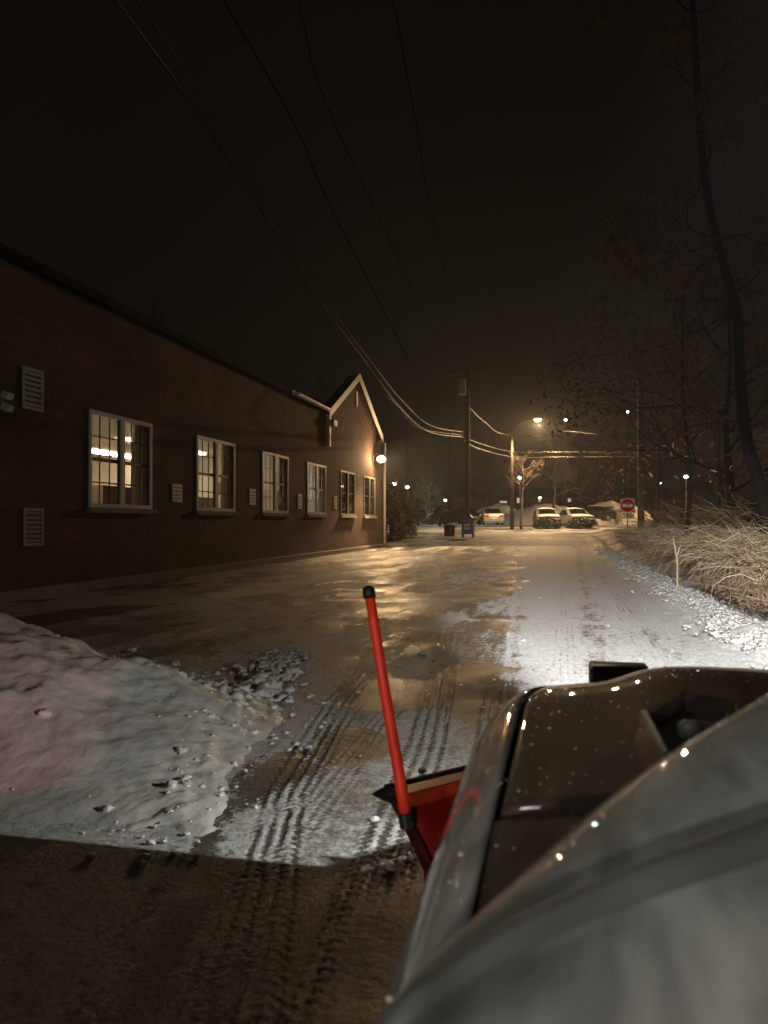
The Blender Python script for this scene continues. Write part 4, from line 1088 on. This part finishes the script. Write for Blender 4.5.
# rounded lips at the seam
for r_ in rows:
    r_.insert(0, (r_[0][0], r_[0][1], r_[0][2] - .02)); r_.append((r_[-1][0], r_[-1][1], r_[-1][2] - .02))
rows.append([(p[0], p[1] + .03, p[2] - .05) for p in rows[-1]]); rows.append([(p[0], p[1] + .03, p[2] - .35) for p in rows[-1]])
rows.insert(0, [(p[0], p[1], p[2] - .03) for p in rows[0]])
hood = mb.grid(rows).build('hood', M['hoodpaint'], veh, smooth=True)
sd = hood.modifiers.new('s', 'SUBSURF'); sd.levels = 1; sd.render_levels = 1
for name, e_, s_, sg in (('fender', edge_l, seam_l, -1), ('fender', edge_r, seam_r, 1)):
    rows = []
    for i in range(61):
        y = .15 + (YN + .02 - .15) * i / 60; row = []
        row.append((s_(y) + sg * .003, y, hood_z(s_(y), y) - .03))
        for j in range(9):
            t = j / 8; x = s_(y) + sg * .003 + (e_(y) - s_(y)) * t
            drop = .05 * t ** 3
            row.append((x, y, hood_z(min(max(x, CX - HW), CX + HW), y) - drop))
        x = e_(y); zt = row[-1][2]
        for k, (dx, dz_) in enumerate(((.012, -.02), (.018, -.05), (.014, -.12), (.004, -.22), (-.02, -.34), (-.05, -.45))):
            row.append((x + sg * dx, y, zt + dz_))
        rows.append(row)
    rows.append([(p[0] - sg * .01, p[1] + .03, p[2] - .04) for p in rows[-1]]); rows.append([(p[0] - sg * .02, p[1] + .02, p[2] - .30) for p in rows[-1]])
    MB().grid(rows).build(name, M['silver'], veh, smooth=True)
# seam backing and the dark gap behind the hood
MB().box(CX - HW + .06, CX + HW - .06, .2, 1.96, .45, .66).build('engine_bay', M['black'], veh)
MB().box(CX - HW + .10, CX + HW - .10, .99, 1.03, .60, .74).build('hood_gap_seal', M['black'], veh)
rows = []
for i in range(9):
    y = .35 + .648 * i / 8
    rows.append([(CX - HW + .085 + (2 * HW - .17) * j / 20, y, hood_z(CX - HW + .085 + (2 * HW - .17) * j / 20, 1.0) - .006 - .02 * (1 - i / 8)) for j in range(21)])
MB().grid(rows).build('cowl', M['hoodpaint'], veh, smooth=True)
# grille and front under the nose
MB().box(CX - .36, CX + .36, 1.95, 2.03, .35, .62).build('grille', M['dgrey'], veh, bevel=.02)
MB().box(CX - .44, CX + .44, .3, 1.95, .22, .45).build('chassis', M['black'], veh, bevel=.02)
for sx in (-1, 1):
    w = MB()
    w.tube([(CX + sx * (.40 + d), 1.35, .27) for d in (-.1, -.07, .07, .1)], [.22, .27, .27, .22], 28)
    w = w.build('wheel', M['black'], veh, smooth=False)
    MB().disc((CX + sx * .505, 1.35, .27), (1, 0, 0), .14, .02, 20).build('rim', M['galv'], w)

# bonnet scoop / latch recess
def onz(px, py, z):
    d = ray(px, py); return Vector((0, 0, H)) + d * ((z - H) / d.z)
c0 = Vector((0, 0, .80))
Pn = [onz(*q, .858) for q in ((662, 764), (640, 717), (682, 692), (742, 702), (748, 770))]
cc = sum(Pn, Vector()) / 5
Rz = Matrix.Rotation(math.radians(-38), 3, 'Z')
def L3(x, y, z): return Vector((cc.x, cc.y, hood_z(cc.x, cc.y))) + Rz @ Vector((x, y, z))
sc_ = MB()
n = 5
def ins(k, f, z): return Vector((*(cc.lerp(Pn[k], f)).xy, z))
top = [ins(k, 1, hood_z(cc.x, cc.y) + .030) for k in range(n)]; bot = [ins(k, 1.12, hood_z(cc.x, cc.y) - .015) for k in range(n)]
inn = [ins(k, .82, hood_z(cc.x, cc.y) + .030) for k in range(n)]; inb = [ins(k, .74, hood_z(cc.x, cc.y) + .002) for k in range(n)]
b = 0; sc_.v = [tuple(p) for p in bot + top + inn + inb]
for k in range(n):
    k2 = (k + 1) % n
    for l in range(3): sc_.f.append((l * n + k, l * n + k2, (l + 1) * n + k2, (l + 1) * n + k))
scoop = sc_.build('bonnet_scoop', M['hoodpaint'], veh, bevel=.004)
MB().poly([inb[k] + Vector((0, 0, .003)) for k in range(n)]).build('scoop_floor', M['black'], scoop)
lp = [ins(0, .98, hood_z(cc.x, cc.y) + .031), ins(1, .98, hood_z(cc.x, cc.y) + .031), ins(1, .90, hood_z(cc.x, cc.y) + .031), ins(0, .90, hood_z(cc.x, cc.y) + .031)]
MB().prism(lp, (0, 0, .004)).build('scoop_lip', M['straw'], scoop)
MB().tube([L3(-.01, 0, .0), L3(-.01, 0, .020), L3(-.01, 0, .026)], [.016, .016, .010], 12).build('latch_knob', M['galv'], scoop, smooth=True)
MB().quadbox(L3(.0, .028, .012), (.05, .016, .02), Rz).build('latch_block', M['dgrey'], scoop, bevel=.004)

# near cowl: rounded windscreen shoulder, dark seal strip and lower panel
def curve(P, n):
    S_ = spline(P, 12); return [S_[int(round(i * (len(S_) - 1) / n))] for i in range(n + 1)]
N_ = 44
ridge = curve([at(880, 622, 1.08), at(768, 692, .95), at(680, 745, .86), at(600, 803, .78), at(520, 872, .70), at(450, 938, .63), at(402, 992, .58), at(355, 1060, .54)], N_)
seal = curve([at(900, 790, .68), at(768, 838, .63), at(680, 868, .60), at(600, 898, .58), at(520, 934, .555), at(455, 974, .535), at(408, 1008, .515), at(358, 1078, .50)], N_)
low = curve([at(980, 1060, .44), at(860, 1120, .42), at(760, 1160, .41), at(680, 1180, .40), at(600, 1190, .39), at(520, 1200, .385), at(450, 1210, .38), at(350, 1240, .38)], N_)
rows = []
for i in range(N_ + 1):
    a_, b_, c_ = ridge[i], seal[i], low[i]
    back = a_ + (a_ - b_).normalized() * .03
    row = [back + Vector((0, .0, -.16)), back + Vector((0, 0, -.06)), back * .5 + a_ * .5 + Vector((0, 0, -.014)), a_]
    for k in range(1, 8):
        t = k / 8; p = a_.lerp(b_, t) + Vector((0, 0, .012 * math.sin(math.pi * t))); row.append(p)
    row.append(b_ + Vector((0, 0, .0)))
    rows.append(row)
MB().grid(rows).build('windscreen_shoulder', M['shoulder'], veh, smooth=True)
MB().tube([p + Vector((0, 0, -.001)) for p in seal], [.010 + .010 * (1 - k / N_) for k in range(N_ + 1)], 10).build('seal_strip', M['seal'], veh, smooth=True)
rows = []
for i in range(N_ + 1):
    b_, c_ = seal[i], low[i]; row = []
    for k in range(9):
        t = k / 8; row.append(b_.lerp(c_, t) + Vector((0, 0, .02 * math.sin(math.pi * t) - .003)))
    row.append(c_ + Vector((0, 0, -.2))); rows.append(row)
MB().grid(rows).build('side_panel', M['shoulder'], veh, smooth=True)

# water drops on the bonnet
rn = random.Random(21)
bm = bmesh.new(); bmesh.ops.create_icosphere(bm, subdivisions=2, radius=1); base_v = [v.co.copy() for v in bm.verts]; base_f = [tuple(v.index for v in f.verts) for f in bm.faces]; bm.free()
dr = MB()
for _ in range(620):
    y = rn.uniform(.60, 1.98); x = rn.uniform(edge_l(y) + .01, edge_r(y) - .05); z = hood_z(x, y) - .002
    if x < seam_l(y): z -= .05 * ((seam_l(y) - x) / .1) ** 3
    rr = min(.0038, .0008 + rn.expovariate(1500)); b0 = len(dr.v); st = rn.uniform(.8, 1.5)
    for c_ in base_v: dr.v.append((x + c_.x * rr, y + c_.y * rr * st, z + .002 + c_.z * rr * .5))
    dr.f += [tuple(b0 + i for i in f) for f in base_f]
o = dr.build('water_drops', M['drop'], veh, smooth=True, fixn=False); tag(o, kind='stuff')

# plough blade, its arm, lamp bar and orange marker
pw = empty('snow_plough', (.4, 2.4, 0), 'red snow plough blade mounted in front of the utility vehicle', 'snow plough')
TL = at(392, 796, 2.15); TR = TL + Vector((.92, 1.02, 0.0)) * .95
ax = (TR - TL); ax.z = 0; axn = ax.normalized(); nf = Vector((-axn.y, axn.x, 0))      # nf points forward-left
hb = TL.z
rows = []
LN = ax.length
for i in range(25):
    s = LN * i / 24; row = []
    for k in range(13):
        t = k / 12; z = hb * (1 - t) + .02 * t
        f_ = .10 - .16 * math.sin(math.pi * t * .62) + .02 * t
        inset = .13 * t if i == 0 else .13 * t * (1 - s / LN)
        row.append(TL + axn * (s + inset * .6) + nf * (f_ - .10) + Vector((0, 0, z - hb)))
    rows.append(row)
blade = MB().grid(rows).build('blade', M['plough_red'], pw, smooth=True)
sol = blade.modifiers.new('th', 'SOLIDIFY'); sol.thickness = .008; sol.offset = 0
def bar(p0, p1, w, h, m, name, par, bevel=.004):
    p0 = Vector(p0); p1 = Vector(p1); d = p1 - p0; x = d.normalized(); z = Vector((0, 0, 1)); y = z.cross(x)
    y = y.normalized() if y.length > .01 else Vector((0, 1, 0)); z = x.cross(y)
    R = Matrix((x, y, z)).transposed()
    return MB().quadbox((p0 + p1) / 2, (d.length, w, h), R).build(name, m, par, bevel=bevel)
bar(TL + Vector((0, 0, .005)) - nf * .03, TR + Vector((0, 0, .005)) - nf * .03, .075, .04, M['flange'], 'top_flange', pw, .012)
bar(TL + nf * .035 + Vector((0, 0, .010)), TR + nf * .035 + Vector((0, 0, .010)), .012, .03, M['black'], 'top_rubber', pw)
# bolts on the top edge
for k in range(6):
    p = TL + axn * (.12 + .2 * k) + nf * .02 + Vector((0, 0, .04)); MB().tube([p, p + Vector((0, 0, .012))], .010, 8).build('bolt', M['black'], pw)
# ribs
for s in (.10, .48, .86, 1.2):
    p = TL + axn * s; q = [p - nf * .005 + Vector((0, 0, -.03)), p - nf * .11 + Vector((0, 0, -.12)), p - nf * .16 + Vector((0, 0, -.28)), p - nf * .12 + Vector((0, 0, -hb + .06)), p - nf * .02 + Vector((0, 0, -hb + .06))]
    MB().prism(q, axn * .012).build('rib', M['plough_red'], pw)
# black end plate and pointed rubber deflector
eb = [TL + axn * (.078 * k / 12) + nf * (-.16 * math.sin(math.pi * k / 12 * .62) + .02 * k / 12) + Vector((0, 0, hb * (1 - k / 12) + .02 * k / 12 - hb)) for k in range(13)]
rows = [[p + nf * .022 - axn * .004, p + nf * .022 + axn * .010, p - nf * .022 + axn * .010, p - nf * .022 - axn * .004, p + nf * .022 - axn * .004] for p in eb]
MB().grid(rows).build('end_plate', M['plough_dark'], pw)
tipp = at(375, 795, 2.13)
MB().prism([tipp, at(392, 785, 2.16), at(398, 794, 2.12), at(392, 803, 2.11)], nf * .02).build('deflector_tip', M['black'], pw)
bar(TL + axn * .1 + Vector((0, 0, -hb + .02)), TR + Vector((0, 0, -hb + .02)), .012, .06, M['dgrey'], 'cutting_edge', pw)
# push arms and lamp housing in front of the nose
bar((CX, 1.7, .30), TL.lerp(TR, .5) - nf * .12 + Vector((0, 0, -.12)), .07, .06, M['black'], 'push_arm', pw)
LB = at(636, 668, 2.26)
hs = bar(LB + Vector((-.135, -.0, -.025)), LB + Vector((.03, -.0, -.025)), .07, .075, M['black'], 'lamp_housing', pw, .008)
o = bar(LB + Vector((-.13, -.038, .013)), LB + Vector((.025, -.038, .013)), .006, .006, M['signw'], 'housing_trim', hs, 0)
for dx in (-.13, .025): bar(LB + Vector((dx, -.038, -.06)), LB + Vector((dx, -.038, .013)), .006, .006, M['signw'], 'housing_trim', hs, 0)
for dx in (-.09, -.01): MB().disc(LB + Vector((dx, .037, -.025)), (0, 1, 0), .03, .006, 16).build('lens', M['signw'], hs)
bar(LB + Vector((0.01, 0, -.06)), LB + Vector((.01, -.02, -.40)), .03, .03, M['black'], 'lamp_post', pw)

mk_b = at(406, 818, 2.10); mk_t = at(369.5, 596, 2.16)
mk = empty('plough_marker', mk_b, 'tall fluorescent orange marker stick with black cap on the plough blade end', 'marker stick')
MB().tube([mk_b.lerp(mk_t, k / 8) + Vector((0, .004 * math.sin(k), 0)) for k in range(9)], [.0165, .0165, .016, .0158, .0155, .015, .0148, .0145, .0142], 16).build('stick', M['marker'], mk, smooth=True)
d = (mk_t - mk_b).normalized()
MB().tube([mk_t - d * .006, mk_t + d * .004, mk_t + d * .018, mk_t + d * .026, mk_t + d * .03], [.0165, .018, .018, .014, .004], 16).build('cap', M['black'], mk, smooth=True)
MB().tube([mk_b - d * .02, mk_b + d * .02], .02, 12).build('socket', M['black'], mk)

# ------------------------------------------------------------------ night haze
hz = MB().box(-110, 110, -40, 150, -2, 40)
m = bpy.data.materials.new('haze'); m.use_nodes = True; t = m.node_tree; t.nodes.clear()
out = t.nodes.new('ShaderNodeOutputMaterial'); pv = t.nodes.new('ShaderNodeVolumePrincipled')
pv.inputs['Color'].default_value = (.85, .85, .85, 1); pv.inputs['Density'].default_value = .0009; pv.inputs['Anisotropy'].default_value = .55
t.links.new(pv.outputs[0], out.inputs['Volume'])
o = hz.build('haze', m); tag(o, kind='stuff', label='thin cold night haze filling the air', cat='haze')
